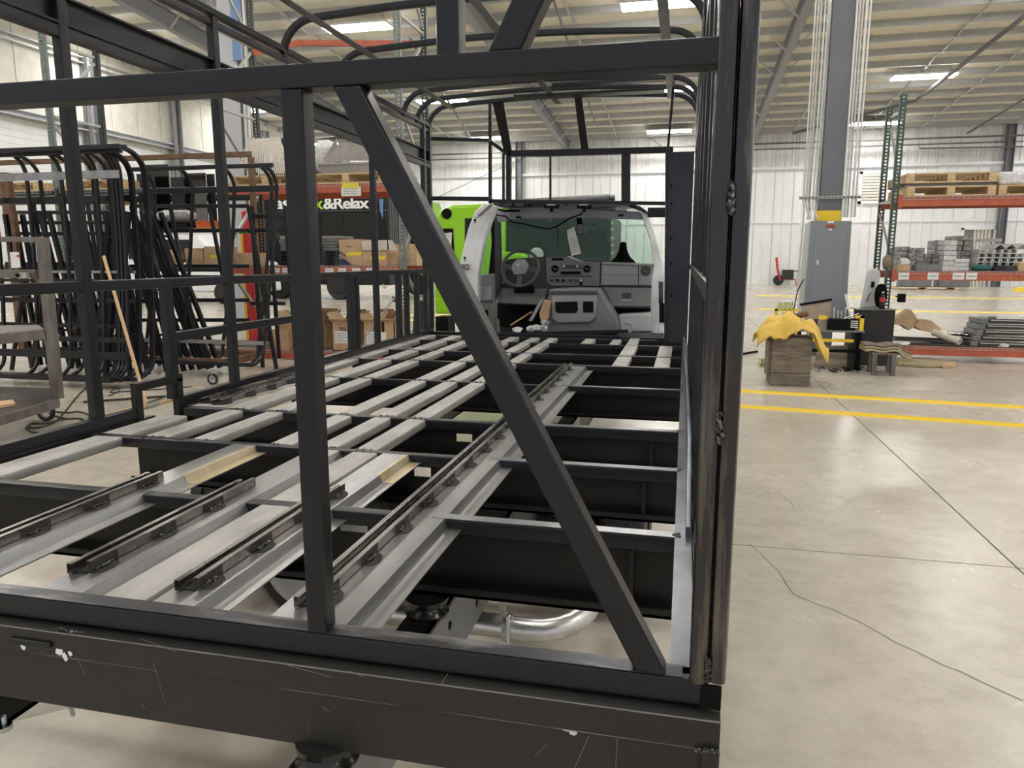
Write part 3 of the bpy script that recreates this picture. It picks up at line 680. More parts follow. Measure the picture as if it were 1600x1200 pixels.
# cab --------------------------------------------------------------
def cp(pts, y, dy, name, m, par=bus, bev=0):
    o = MB().prism([W(px, py, y) for px, py in pts], (0, dy, 0)).build(name, m, par)
    if bev: bevel(o, bev, 3)
    return o
def rc(x0, y0, x1, y1, y, dy, name, m, par=bus, bev=0): return cp([(x0, y0), (x1, y0), (x1, y1), (x0, y1)], y, dy, name, m, par, bev)
def disc(px, py, r, y, dy, name, m, par=bus, n=20):
    c = W(px, py, y); return MB().lathe(c, (0, -1, 0), [(r, -.01), (r, dy), (r*.85, dy+.003), (r*.8, dy*.6), (0, dy*.6)], n).build(name, m, par)
cp([(757, 317), (776, 322), (765, 350), (754, 385), (747, 430), (746, 500), (741, 520), (724, 520), (718, 470), (717, 425), (722, 395), (731, 358), (742, 330)], 6.75, .10, 'left_pillar', 'white', bev=.012)
for px, py, r in ((742, 344, .012), (742, 348, .006), (726, 403, .011), (726, 407, .006), (745, 340, .006)): disc(px, py, r, 6.745, .002, 'pillar_hole', 'blk')
rc(700, 413, 732, 421, 6.70, .03, 'pillar_bracket', 'greyplate'); disc(729, 417, .012, 6.69, .01, 'bracket_bolt', 'gold')
cp([(998, 322), (1009, 326), (1022, 358), (1033, 400), (1040, 424), (1040, 518), (1016, 518), (1018, 440), (1022, 412), (1014, 370), (1005, 343)], 6.95, .08, 'right_pillar', 'white', bev=.012)
cp([(1030, 432), (1037, 422), (1040, 428), (1040, 518), (1030, 518)], 6.85, .06, 'right_pillar', 'white', bev=.008)
rc(1029, 440, 1036, 474, 6.83, .02, 'door_latch', 'blkgloss'); rc(1030, 474, 1038, 504, 6.835, .01, 'seal_gap', 'blk')
# roof shell over the windscreen
cp([(772, 322), (800, 325), (900, 322), (975, 322), (1000, 328), (1012, 336), (1012, 331), (1000, 322), (975, 316), (900, 315), (800, 317), (770, 316)], 6.9, .9, 'cab_roof_edge', 'blkgloss')
cp([(772, 325), (800, 328), (905, 325), (1000, 331), (1006, 343), (900, 340), (800, 342), (778, 348)], 7.25, .05, 'windscreen_header', 'lav', bev=.008)
rc(806, 338, 814, 341, 7.24, .01, 'header_slot', 'blk'); rc(966, 335, 974, 338, 7.24, .01, 'header_slot', 'blk')
MB().beam(W(748, 338, 6.7), W(769, 319, 6.7), .03, .02).build('roof_offcut', 'greyplate', bus)
for px in (861, 912):
    rc(px-11, 320, px+11, 325, 6.85, .06, 'roof_bracket', 'blk'); rc(px-7, 319, px+7, 321, 6.84, .05, 'roof_bracket', 'chrome'); rc(px-2, 325, px+3, 331, 6.85, .03, 'roof_bracket', 'blk')
MB().lathe(W(797, 318, 6.95), W(958, 309, 6.95)-W(797, 318, 6.95), [(.032, 0), (.035, .01), (.035, .93), (.02, .94), (.028, .95), (.028, .985)], 16).build('awning_roll', 'greyplate', bus)
# windscreen
za, zb = W(890, 341, 7.45).z, W(900, 430, 7.95).z
g = MB().prism([(W(779, 342, 7.45).x, 7.45, za), (W(1004, 340, 7.45).x, 7.45, za), (W(1030, 418, 7.95).x, 7.95, zb), (W(776, 446, 7.95).x, 7.95, zb)], (0, .006, 0)).build('windscreen', 'glass', bus, 0)
cp([(1003, 338), (1007, 338), (1026, 395), (1028, 420), (1024, 420), (1022, 396)], 7.4, .03, 'windscreen_seal', 'dashdark')
cp([(770, 330), (781, 345), (783, 400), (781, 450), (772, 470), (765, 470), (770, 400), (766, 345)], 7.35, .06, 'inner_pillar', 'dashdark', bev=.01)
# left door seen from inside
rc(745, 340, 770, 432, 7.15, .006, 'door_glass', 'glass')
cp([(752, 338), (770, 336), (772, 345), (772, 440), (762, 440), (768, 380), (766, 345), (752, 343)], 7.14, .04, 'door_frame', 'blk', bev=.006)
cp([(744, 430), (772, 427), (774, 520), (744, 520)], 7.1, .06, 'door_trim', 'dash', bev=.015)
rc(748, 448, 768, 470, 7.05, .05, 'door_armrest', 'dashlight', bev=.012); rc(752, 484, 762, 502, 7.08, .03, 'door_pocket', 'blk')
MB().beam(W(744, 372, 7.0), W(746, 518, 7.0), .035, .03, (0, 1, 0)).build('door_edge', 'lav', bus)
cp([(746, 362), (751, 362), (755, 370), (755, 383), (748, 386)], 7.3, .05, 'side_mirror', 'plastwhite', bev=.01)
# dashboard
YD = 7.45
dsh = cp([(773, 414), (781, 408), (800, 404), (852, 401), (884, 400), (906, 409), (1020, 412), (1020, 448), (1016, 482), (955, 482), (940, 452), (860, 452), (852, 478), (775, 476), (773, 448)], YD+.03, .3, 'dashboard', 'dashdark', bev=.01)
def dp(*a, **k): return cp(*a, par=dsh, **k)
cp([(853, 402), (884, 401), (905, 408), (938, 411), (937, 447), (862, 447), (854, 441)], YD, .05, 'centre_stack', 'dash', dsh, .008)
cp([(940, 413), (1019, 416), (1019, 446), (938, 446)], YD-.01, .05, 'glovebox_top', 'dashlight', dsh, .012)
cp([(940, 409), (1019, 412), (1019, 416), (940, 413)], YD-.02, .2, 'dash_top_pad', 'dashlight', dsh, .008)
rc(997, 416, 998, 446, YD-.012, .004, 'seam', 'blk', dsh); rc(942, 429, 997, 429.6, YD-.012, .004, 'seam', 'dashdark', dsh)
gb = cp([(942, 449), (1017, 450), (1016, 479), (957, 479)], YD+.0, .06, 'glovebox', 'dash', dsh, .008)
rc(972, 458, 986, 466, YD-.004, .006, 'glovebox_latch', 'dashdark', dsh); cp([(972, 467), (986, 467), (988, 471), (970, 471)], YD-.008, .01, 'glovebox_latch', 'dashlight', dsh)
cp([(776, 450), (855, 451), (850, 475), (838, 477), (800, 475), (776, 473)], YD, .06, 'knee_panel', 'dash', dsh, .012)
rc(803, 446, 834, 458, YD-.03, .04, 'column_shroud', 'blk', dsh, .01)
cp([(775, 413), (788, 412), (789, 444), (774, 446)], YD, .06, 'switch_panel', 'dash', dsh, .008)
for px, py, r, m in ((781, 421, .035, 'blk'), (867, 420, .036, 'blk'), (917, 420, .036, 'blk'), (1009, 423, .048, 'dashdark')):
    v = disc(px, py, r, YD-.012, .01, 'air_vent', m, dsh)
    MB().beam(W(px-3, py-1, YD-.03), W(px+3, py+2, YD-.03), .008, .008).build('vane', 'dash', dsh)
disc(780, 435, .022, YD-.01, .008, 'lamp_switch', 'dashdark', dsh)
rc(877, 414, 907, 420, YD-.006, .01, 'radio', 'dashdark', dsh); rc(876, 424, 907, 429, YD-.006, .01, 'radio_slot', 'blk', dsh)
for px in (881, 902): rc(px-2, 414, px+2, 418, YD-.01, .006, 'radio_key', 'plastwhite', dsh)
rc(862, 403, 880, 407, YD-.006, .01, 'top_slot', 'blk', dsh)
for px, m in ((862, 'dashdark'), (871, 'blk'), (880, 'blk'), (891, 'dashdark'), (900, 'dashdark'), (908, 'chrome')): disc(px, 438, .014, YD-.01, .01, 'dash_knob', m, dsh, 12)
rc(906, 440, 909, 446, YD-.012, .01, 'key_tag', 'blk', dsh)
rc(860, 431, 925, 432, YD-.004, .004, 'seam', 'blk', dsh)
dc = cp([(858, 452), (900, 450), (935, 451), (946, 470), (963, 498), (966, 521), (850, 523), (854, 500), (855, 475)], 7.1, .32, 'engine_cover', 'dash', bus, .015)
cp([(861, 457), (880, 456), (912, 458), (933, 457), (931, 496), (922, 504), (870, 505), (862, 498)], 7.06, .06, 'cover_tray', 'dashlight', dc, .012)
cp([(867, 472), (902, 471), (903, 485), (899, 489), (871, 489), (868, 486)], 7.052, .01, 'cubby', 'blk', dc)
rc(911, 471, 927, 488, 7.052, .01, 'cubby', 'blk', dc); rc(857, 455, 934, 461, 7.055, .02, 'cover_rim', 'dashdark', dc, .004)
# footwells
rc(774, 474, 856, 525, 7.75, .05, 'footwell', 'blk'); rc(940, 480, 1020, 520, 7.8, .04, 'footwell', 'lav')
cp([(966, 492), (1018, 490), (1018, 519), (968, 519)], 7.3, .3, 'floor_liner', 'plastwhite', bus, .02)
disc(980, 512, .06, 7.28, .02, 'liner_bulge', 'plastwhite'); rc(955, 482, 1016, 490, 7.6, .1, 'wiring_bundle', 'blk')
MB().box((-2.05, 6.6, .72), (-.2, 7.9, .78)).build('cab_floor', 'blackflat', bus)
MB().beam(W(776, 470, 7.0), W(779, 522, 7.0), .03, .03, (0, 1, 0)).build('seat_belt_post', 'dash', bus)
rc(777, 474, 783, 498, 6.98, .02, 'belt_latch', 'blk')
# steering wheel
c = W(813, 419, 7.12); e1 = Vector((1, 0, 0)); e2 = Vector((0, .35, 1)).normalized()
sw = MB().pipe([c+(e1*math.cos(a)+e2*math.sin(a))*.183 for a in [2*math.pi*i/36 for i in range(36)]], .016, 10, True).build('steering_wheel', 'dashdark', bus)
hub = [(-.075, .05), (-.03, .09), (.04, .09), (.085, .02), (.06, -.06), (-.05, -.07), (-.085, -.01)]
bevel(MB().prism([c+e1*x+e2*z+Vector((0, -.03, 0)) for x, z in hub], (0, .06, 0)).build('airbag_hub', 'dash', sw), .01, 3)
MB().beam(c+e1*.07, c+e1*.17-e2*.03, .02, .05).beam(c-e1*.07, c-e1*.175+e2*.02, .02, .05).beam(c-e2*.05, c-e2*.175, .05, .02).build('spoke', 'dashdark', sw)
MB().pipe([c+e1*.16+e2*.05, c+e1*.23+e2*.09], .008, 6).build('stalk', 'dashdark', sw)
MB().blob(c+Vector((-.015, -.035, .025)), .012, (1, .2, 1.2), 3, .3, 1).build('hub_glint_badge', 'chrome', sw)
# mirror and wires
MB().beam(W(905, 338, 7.4), W(906, 352, 7.3), .05, .03, (0, 1, 0)).build('mirror_stem', 'blk', bus)
bevel(MB().prism([W(900, 350, 7.28), W(912, 349, 7.28), (W(915, 358, 7.28)), W(913, 366, 7.28), W(900, 367, 7.28)], (0, .03, 0)).build('rear_view_mirror', 'blkgloss', bus), .006)
wp = [(770, 322), (776, 336), (790, 338), (800, 347), (820, 350), (840, 355), (857, 358), (872, 353), (890, 341), (908, 335), (913, 328)]
MB().pipe([W(a, b, 7.05) for a, b in wp], .008, 6).pipe([W(a, b, 7.0) for a, b in ((768, 318), (771, 330), (762, 336), (756, 339))], .008, 5).pipe([W(a, b, 7.0) for a, b in ((769, 321), (778, 327), (790, 330), (812, 329))], .010, 5).build('wiring', 'blk', bus)
MB().pipe([W(870, 352, 7.1), W(872, 368, 7.1), W(871, 382, 7.1)], .004, 4).build('wiring', 'blk', bus)
# loose things in the cab
o = MB().prism([W(887, 371, 7.22), W(901, 369, 7.22), W(908, 396, 7.22), W(893, 400, 7.22)], (0, .003, 0)).prism([W(886, 359, 7.225), W(897, 354, 7.225), W(901, 369, 7.225), W(887, 371, 7.225)], (0, .003, 0)).build('paper_tag', 'paper')
pt = tag(o, 'white printed paper tag hanging below the rear view mirror', 'paper')
mb = MB()
for i in range(7): mb.beam(W(890+i*.5, 374+i*3.4, 7.219), W(901+i*.7, 372+i*3.4, 7.219), .002, .004)
mb.build('printed_lines', 'papermark', pt)
c = W(973, 411, 7.68)
o = MB().lathe(c, (0, 0, 1), [(.135, 0), (.12, .02), (.075, .06), (.045, .12), (.036, .17), (.033, .20), (.02, .21), (0, .212)], 18).build('black_cone_cover', 'cloth'); tag(o, 'black cloth cone shaped boot standing on the dashboard top', 'boot')
o = MB().prism([W(843, 470, 7.0), W(850, 466, 7.0), W(831, 502, 7.0), W(826, 501, 7.0)], (0, .04, 0)).build('metal_strip', 'lav'); tag(o, 'pale metal strip leaning in the footwell beside the engine cover', 'strip')
o = bevel(MB().prism([W(850, 468, 7.0), W(860, 472, 7.0), W(856, 500, 7.0), W(845, 502, 7.0), W(842, 490, 7.0)], (0, .10, 0)).build('wrapped_parcel', 'card'), .008); tag(o, 'brown parcel wrapped in film leaning in the driver footwell', 'parcel')
mb = MB()
for i, (px, py) in enumerate(((828, 514), (838, 512), (848, 512), (808, 516), (852, 505))): mb.blob(W(px, py, 6.95), .045, (1.1, 1, .8), i, .35, 1)
o = mb.build('plastic_film', 'shrink'); tag(o, 'crumpled clear plastic film on the driver floor', 'film')
o = MB().beam(W(798, 508, 7.2), W(831, 487, 7.3), .03, .01).build('wooden_spoon_stick', 'stick'); tag(o, 'thin wooden stick lying in the driver footwell', 'stick')

# ================================================================== RIGHT SIDE
# floor cable strips
for i, (pa, pb, lb) in enumerate((((1150, 611), (1600, 637), 'yellow raised floor strip, the farther of the two parallel strips'), ((1150, 635), (1600, 666), 'yellow raised floor strip, the nearer of the two parallel strips'))):
    a, b = G(*pa), G(*pb); d = (b-a).normalized(); n = Vector((-d.y, d.x, 0)); a -= d*.8; b += d*3
    t = thing('floor_strip', (a+b)/2, lb, 'floor strip', 'yellow floor strips')
    prf = [(-.055, 0), (-.032, .02), (.032, .02), (.055, 0)]
    MB().prism([a+n*x+Vector((0, 0, z)) for x, z in prf], b-a).build('ramp', 'yellow', t)
    MB().prism([a+n*x+Vector((0, 0, z)) for x, z in ((-.003, .0195), (.003, .0195), (.003, .0205), (-.003, .0205))], b-a).build('groove', 'joint', t)
# building column with conduits and electrical panel
YC = 12.3
cx = (W(1302, 290, YC).x+.0)
cl = thing('steel_column', (1.98, YC+.15, 0), 'grey steel column on the right with a yellow band and conduits on it', 'column')
xa, xb = W(1289, 200, YC).x, W(1324, 200, YC).x
MB().box((xa, YC, 0), (xb, YC+.02, 11)).box((xa, YC+.3, 0), (xb, YC+.32, 11)).box(((xa+xb)/2-.01, YC+.02, 0), ((xa+xb)/2+.01, YC+.3, 11)).build('flanges', 'colgrey', cl)
B((xa-.022, YC+.02, 0), (xa-.012, YC+.3, 11), 'side_plate', 'rackgrey', cl)
z0, z1 = W(1300, 344, YC).z, W(1300, 329, YC).z
B((xa-.05, YC-.006, z0-.05), (xb+.01, YC, z1), 'yellow_band', 'yellow', cl)
cn = [(1274, 1.0), (1279, 1), (1284, 1.3), (1289, 1), (1294, 1), (1300, 1), (1331, 1), (1336, 1), (1341, 1), (1346, 1.2), (1352, 1)]
for i, (px, s) in enumerate(cn):
    left = px < 1310
    x = W(px-12, 200, YC).x if left else W(px-6, 200, YC).x
    y = YC-.02+(i % 3)*.03
    zb = W(1260, 338, YC).z
    path = [(x, y, 11), (x, y, zb+.25)]
    if left: path += [(x+.02, y, zb+.12), (x+(.09 if i % 2 else .0), y, zb-.05 if i else 1.0)]
    else: path += [(x, y, zb-.02)]
    MB().pipe(path, .0155*s, 8).build('conduit', 'conduit', cl)
sz = W(1290, 309, YC).z
MB().beam((W(1248, 309, YC).x, YC-.04, sz), (W(1344, 309, YC).x, YC-.04, sz), .03, .045).build('strut_rail', 'brace', cl)
mb = MB()
for i in range(16): x = W(1250+i*6, 309, YC).x; mb.box((x, YC-.062, sz-.01), (x+.03, YC-.055, sz+.01))
mb.build('rail_clips', 'pipe', cl)
pn_ = thing('electrical_panel', (1.7, 12.1, .3), 'tall grey electrical panel on the column with an orange warning sticker', 'electrical panel')
yp = 12.12
def qp(pts, y, dy, name, m, par, bev=0): return cp(pts, y, dy, name, m, par, bev)
qp([(1268, 345), (1331, 345), (1322, 495), (1255, 495)], yp, .16, 'cabinet', 'panelgrey', pn_, .006)
qp([(1260, 350), (1268, 345), (1255, 495), (1246, 500)], yp+.03, .14, 'side_gutter', 'panelside', pn_)
qp([(1275, 357), (1323, 357), (1315, 488), (1263, 488)], yp-.008, .01, 'door', 'panelgrey', pn_, .004)
qp([(1276, 406), (1279, 406), (1279, 414), (1276, 414)], yp-.016, .01, 'door_latch', 'conduit', pn_)
qp([(1290, 352), (1292, 350.5), (1303, 350.5), (1305, 352), (1305, 354.5), (1303, 356), (1292, 356), (1290, 354.5)], yp-.012, .01, 'warning_sticker', 'orange', pn_)
qp([(1293, 352.3), (1302, 352.3), (1302, 354.2), (1293, 354.2)], yp-.0135, .002, 'sticker_print', 'rust', pn_)
qp([(1293, 345.5), (1303, 345.5), (1303, 348.5), (1293, 348.5)], yp-.003, .003, 'white_label', 'paper', pn_)
qp([(1295, 357.5), (1300, 357.5), (1300, 360), (1295, 360)], yp-.011, .003, 'white_label', 'paper', pn_)
for py in (358, 389, 431, 465): MB().lathe(W(1329-(py-350)*.055, py, yp-.002), (0, -1, 0), [(.01, 0), (.008, .006), (0, .007)], 8).build('screw', 'chrome', pn_)
MB().pipe([W(1256, 436, 11.95), W(1246, 455, 11.9), W(1241, 480, 11.8), W(1240, 492, 11.7)], .01, 6).build('cable_drop', 'cable', pn_)

# pallet rack on the right -----------------------------------------
def upright(x, y, z1, m, par, wd=.085, dp_=.07, face=-1, step=.051):
    mb = MB(); hw = wd/2
    mb.box((x-hw, y, 0), (x-hw+.026, y+.004, z1)).box((x+hw-.026, y, 0), (x+hw, y+.004, z1))
    z = .0
    while z < z1:
        mb.box((x-hw+.026, y, z), (x+hw-.026, y+.004, min(z+.024, z1))); z += step
    mb.box((x-hw, y, 0), (x-hw+.004, y+dp_, z1)).box((x+hw-.004, y, 0), (x+hw, y+dp_, z1))
    mb.box((x-hw-.03, y-.02, 0), (x+hw+.03, y+dp_+.03, .012))
    return mb.build('upright', m, par, 0)
rk = thing('pallet_rack', (3.6, 12.4, 0), 'dark green pallet rack with orange beams at the right edge', 'rack')
YK = 11.9
xf = W(1400, 300, YK).x
xr_ = W(1380, 300, YK+.9).x
ztop = W(1416, 147, YK).z
upright(xf, YK, ztop, 'rackgreen', rk); upright(xr_, YK+.9, W(1390, 166, YK+.9).z, 'rackgreen', rk)
def br(p, q, par=rk, w_=.03, m='brace'): return MB().beam(p, q, w_, w_).build('brace', m, par)
br(W(1412, 172, YK+.05), W(1392, 184, YK+.85)); br(W(1392, 200, YK+.85), W(1404, 282, YK+.05)); br(W(1404, 316, YK+.05), W(1375, 318, YK+.85)); br(W(1375, 335, YK+.85), W(1391, 398, YK+.05))
XE = 7.2
def rbeam(z, x0, x1, y, par, h=.10, m='orange', deck=1.0, lip=True):
    bm_ = MB().box((x0, y-.03, z-h), (x1, y+.02, z)).box((x0, y-.045, z-h-.02), (x0+.05, y-.03, z+.03)).build('rack_beam', m, par)
    if deck:
        mb = MB(); x = x0
        while x < x1: mb.box((x, y-.035, z), (x+.005, y+deck, z+.006)); mb.box((x, y-.036, z-.035), (x+.005, y-.031, z)); x += .07
        for yy in [y-.034+k*.14 for k in range(int(deck/.14)+1)]: mb.box((x0, yy, z-.004), (x1, yy+.005, z+.002))
        mb.box((x0, y-.037, z-.037), (x1, y-.032, z-.032))
        mb.build('wire_deck', 'wire', bm_, 0)['kind'] = 'stuff'
zA = W(1500, 307, YK).z; zBm = W(1450, 424, YK).z; zCm = W(1450, 541, YK).z
for z in (zA, zBm, zCm): rbeam(z, xf+.03, XE, YK-.01, rk, .13)
for z in (zA, zBm, zCm): B((xf+.03, YK+.88, z-.11), (XE, YK+.93, z), 'rack_beam', 'orange', rk)
upright(XE+.05, YK, ztop, 'rackgreen', rk); upright(XE+.05, YK+.9, ztop, 'rackgreen', rk)
for x0, x1 in ((1404, 1420), (1450, 1466), (1489, 1506), (1510, 1526)):
    a, b = W(x0, 426, YK-.05), W(x1, 437, YK-.05); c_ = B((a.x, YK-.052, b.z), (b.x, YK-.045, a.z), 'white_label', 'paper', rk)
    B((a.x+.02, YK-.054, (a.z+b.z)/2-.004), (b.x-.02, YK-.052, (a.z+b.z)/2+.004), 'printed_line', 'navy', rk)
mb = MB()
for k, (px) in enumerate((1567, 1577, 1581, 1586)): mb.beam(W(px, 433, YK-.045), W(px+3, 437, YK-.045), .006, .004)
mb.build('chalk_mark', 'tape', rk)
# pallets
def pallet(x0, x1, y0, y1, z, label, m='wood', grp='wooden pallets', h=.14):
    t = thing('pallet', ((x0+x1)/2, (y0+y1)/2, z), label, 'pallet', grp)
    n = 3
    for i in range(n):
        x = x0+(x1-x0-.1)*i/(n-1); B((x, y0, z+.02), (x+.1 if h > .12 else x+.06, y1, z+h-.02), 'stringer', m, t)
    k = 6
    for i in range(k):
        y = y0+(y1-y0-.11)*i/(k-1); B((x0, y, z+h-.02), (x1, y+.11, z+h), 'deck_board', m, t)
    for i in (0, 2, 5):
        y = y0+(y1-y0-.11)*i/(k-1); B((x0, y, z), (x1, y+.11, z+.018), 'deck_board', m, t)
    return t
px0, px1 = W(1417, 290, YK).x, W(1555, 290, YK).x
pallet(px0, px1, YK-.05, YK+1.0, zA+.007, 'wooden pallet on the rack top shelf at right, under another pallet')
o = B((px0+.02, YK, zA+.148), (px1-.02, YK+.95, zA+.19), 'black_sheet_stack', 'greyplate'); tag(o, 'dark flat sheets between the two pallets on the top shelf', 'sheets')
pallet(px0-.02, px1, YK-.05, YK+1.0, zA+.191, 'wooden pallet topmost on the rack top shelf at right')
a = W(1558, 310, YK).x
pallet(a, a+1.1, YK-.03, YK+1.0, zA+.007, 'pallet carrying a wrapped load on the rack top shelf at the right edge')
mb = MB().box((a+.0, YK, zA+.148), (a+1.05, YK+.95, zA+.33)); o = mb.build('wrapped_load', 'shrink'); bevel(o, .04, 3); tag(o, 'plastic wrapped load on the pallet at the right edge', 'wrapped load')
# middle shelf: wrapped stock
zs = zBm+.007
def stock(px0, px1, pt, pb, y, label, m='greybox', grp='wrapped grey stock stacks', name='wrapped_stack', d=.4, rows=None, cols=1):
    a, b = W(px0, pt, y), W(px1, pb, y); zb = max(zs, zs); zt = a.z
    t = thing(name, ((a.x+b.x)/2, y, zb), label, 'stack', grp)
    rows = rows or max(1, round((zt-zb)/.07)); hh = (zt-zb)/rows; ww = (b.x-a.x)/cols
    for r in range(rows):
        for c_ in range(cols):
            j = random.uniform(-.008, .008)
            bevel(B((a.x+c_*ww+.003+j, y+random.uniform(0, .02), zb+r*hh), (a.x+(c_+1)*ww-.003+j, y+d, zb+(r+1)*hh-.004), 'bundle', m, t), .008)
    return t
stock(1404, 1421, 385, 425, YK+.35, 'grey wrapped bundle stack at the left of the middle shelf by the upright', cols=1)
stock(1421, 1443, 387, 425, YK+.3, 'low grey wrapped stack second from the left on the middle shelf', cols=2)
stock(1445, 1466, 396, 425, YK+.35, 'lowest brownish grey wrapped stack in the middle of the shelf', cols=2)
stock(1462, 1478, 375, 425, YK+.45, 'grey wrapped stack behind the tall white one on the middle shelf', cols=1)
stock(1477, 1493, 375, 420, YK+.15, 'tall pale wrapped stack in the centre of the middle shelf', m='shrink', cols=1)
stock(1490, 1518, 368, 420, YK+.4, 'tallest wrapped stack in front of the doorway on the middle shelf', cols=2)
stock(1493, 1515, 404, 420, YK+.12, 'low pale wrapped stack at the foot of the tallest stack', m='shrink', cols=1)
t = thing('white_channel_stack', (W(1560, 410, YK).x, YK+.2, zs), 'stack of white metal channels at the right of the middle shelf', 'stack')
for r in range(5):
    for c_ in range(6-(r > 3)):
        a = W(1524+c_*12+r*1.5, 424-r*8, YK+.15); s = .085; x, z = a.x, zs+r*.062
        MB().prism([(x, YK+.12, z), (x+s, YK+.12, z), (x+s, YK+.12, z+.058), (x+s*.9, YK+.12, z+.058), (x+s*.9, YK+.12, z+.008), (x+s*.1, YK+.12, z+.008), (x+s*.1, YK+.12, z+.058), (x, YK+.12, z+.058)], (0, .7, 0)).build('channel', 'whitechan', t)
for i in range(3):
    a = W(1550+i*17, 398, YK+.15); MB().prism([(a.x, YK+.12, zs+.312), (a.x+.09, YK+.12, zs+.39), (a.x+.18, YK+.12, zs+.312), (a.x+.17, YK+.12, zs+.312), (a.x+.09, YK+.12, zs+.378), (a.x+.01, YK+.12, zs+.312)], (0, .7, 0)).build('angle', 'whitechan', t)
B((W(1550, 385, YK).x, YK+.6, zs+.42), (W(1592, 385, YK).x, YK+.66, zs+.47), 'channel', 'whitechan', t)
def lump(px, py, y, r, sq, m, name, label, cat, seed=1, amp=.2, zb=None):
    c = W(px, py, y); 
    if zb is not None: c.z = zb+r*sq[2]*.9
    o = MB().blob(c, r, sq, seed, amp, 2).build(name, m); return tag(o, label, cat)
lump(1412, 408, YK+.1, .075, (1, .8, .8), 'shrink', 'plastic_bag', 'crumpled white plastic bag above the cardboard box on the middle shelf', 'bag', zb=zs+.07)
o = B((W(1403, 415, YK).x, YK+.02, zs), (W(1423, 415, YK).x, YK+.2, zs+.085), 'cardboard_box', 'card'); tag(o, 'small cardboard box at the left end of the middle shelf', 'box')
o = bevel(MB().box((W(1432, 415, YK).x, YK+.02, zs), (W(1473, 415, YK).x, YK+.2, zs+.09)).build('grey_metal_box', 'greyplate'), .006); tag(o, 'long low grey metal box on the middle shelf', 'box')
lump(1533, 421, YK+.08, .10, (1.4, .8, .5), 'teal', 'folded_cloth', 'dark teal cloth heaped on the middle shelf', 'cloth', 3, .15, zs)
for i in range(3):
    o = bevel(B((W(1553, 420, YK).x+i*.01, YK+.0, zs+i*.028), (W(1590, 420, YK).x-i*.01, YK+.3, zs+i*.028+.024), 'black_tray', 'blkgloss'), .004); tag(o, ('lowest', 'middle', 'top')[i]+' black flat tray of three stacked at the right of the middle shelf', 'tray', 'black trays')
o = B((W(1592, 420, YK).x, YK+.02, zs), (W(1612, 415, YK).x, YK+.25, zs+.12), 'cardboard_box', 'card'); tag(o, 'cardboard box on the middle shelf at the right edge', 'box')
for k in range(2):
    c = W(1477+k*14, 426, YK+.02); o = MB().beam((c.x-.03, YK+.02, zs), (c.x, YK+.02, zs+.06), .012, .02).beam((c.x+.03, YK+.02, zs), (c.x, YK+.02, zs+.06), .012, .02).build('folding_bracket', 'whitechan'); tag(o, ('left', 'right')[k]+' small white A shaped bracket at the front of the middle shelf', 'bracket')
# bottom shelf
zl = zCm+.007
t = thing('seat_frame_stack', (W(1580, 520, YK).x, YK+.3, zl), 'stack of black seat frames at the right end of the bottom shelf', 'stack')
for i in range(5):
    a, b = W(1528+ (4-i)*3 + (6 if i == 4 else 0), 535-i*11, YK+.0), W(1600, 0, YK); x0 = W(1522+i*4, 500, YK).x; x1 = x0+.75; z0 = zl+i*.082
    y0 = YK+.0+i*.02
    MB().box((x0+.1, y0, z0+.01), (x1, y0+.5, z0+.075)).build('frame_body', 'blkgloss', t)
    bevel(MB().box((x0-.01, y0+.02, z0), (x0+.1, y0+.5, z0+.078)).build('frame_end', 'greyplate', t), .006)
    MB().beam((x0+.11, y0-.006, z0+.058), (x1-.02, y0-.006, z0+.05), .008, .014).build('bright_strip', 'chrome', t)
mb = MB(); random.seed(11)
for i in range(16):
    a = W(1398+random.uniform(-2, 6), 510+i*1.6, YK+.05+random.uniform(0, .4)); b = a+Vector((random.uniform(.7, 1.4), random.uniform(-.1, .15), 0)); z = zl+.02+random.uniform(0, .12)*(1-i/18)
    a.z = z; b.z = max(zl+.01, z-.03); 
    if i: o = MB().beam(a, b, .03, .02).build('black_bar', 'blkgloss'); tag(o, 'loose black steel bar in the heap on the bottom shelf, '+ORD[i-1], 'bar', 'black bars on the bottom shelf')
a = W(1467, 522, YK-.02); b = W(1490, 530, YK-.05)
o = MB().lathe(W(1458, 519, YK+.15)+Vector((0, 0, 0)), W(1492, 531, YK-.1)-W(1458, 519, YK+.15), [(.048, 0), (.048, .42), (.038, .42), (.038, 0)], 18).build('cardboard_tube', 'cardpale'); tag(o, 'thick cardboard tube lying on the bottom shelf, open end forward', 'tube')
def folded(pts, y, dy, label, m='card'):
    o = MB().prism([W(a, b, y) for a, b in pts], (0, dy, .0)).build('cardboard_box', m); return tag(o, label, 'box')
folded([(1398, 500), (1412, 492), (1424, 484), (1437, 504), (1421, 516), (1410, 508), (1396, 507)], YK+.15, .3, 'torn brown cardboard box leaning over the black bars')
folded([(1435, 500), (1455, 501), (1471, 514), (1464, 521), (1441, 517), (1430, 510)], YK+.12, .3, 'flattened open cardboard box beside the cardboard tube')
lump(1405, 531, YK+.0, .09, (1.5, .8, .35), 'shrink', 'crumpled_film', 'crumpled beige film at the left of the bottom shelf', 'film', 5, .3, zl)
lump(1568, 538, YK+.0, .04, (1.6, 1, .8), 'rods', 'paper_scrap', 'cream scrap bracket at the front of the bottom shelf', 'scrap', 5, .3, zl)
o = MB().lathe((W(1516, 527, YK+.4).x, YK+.45, zl+.13), (0, 0, 1), [(.0, 0), (.3, 0), (.32, .02), (.3, .03), (0, .03)], 24).build('round_cover', 'blkgloss'); tag(o, 'flat round black cover on the bottom shelf heap', 'lid')
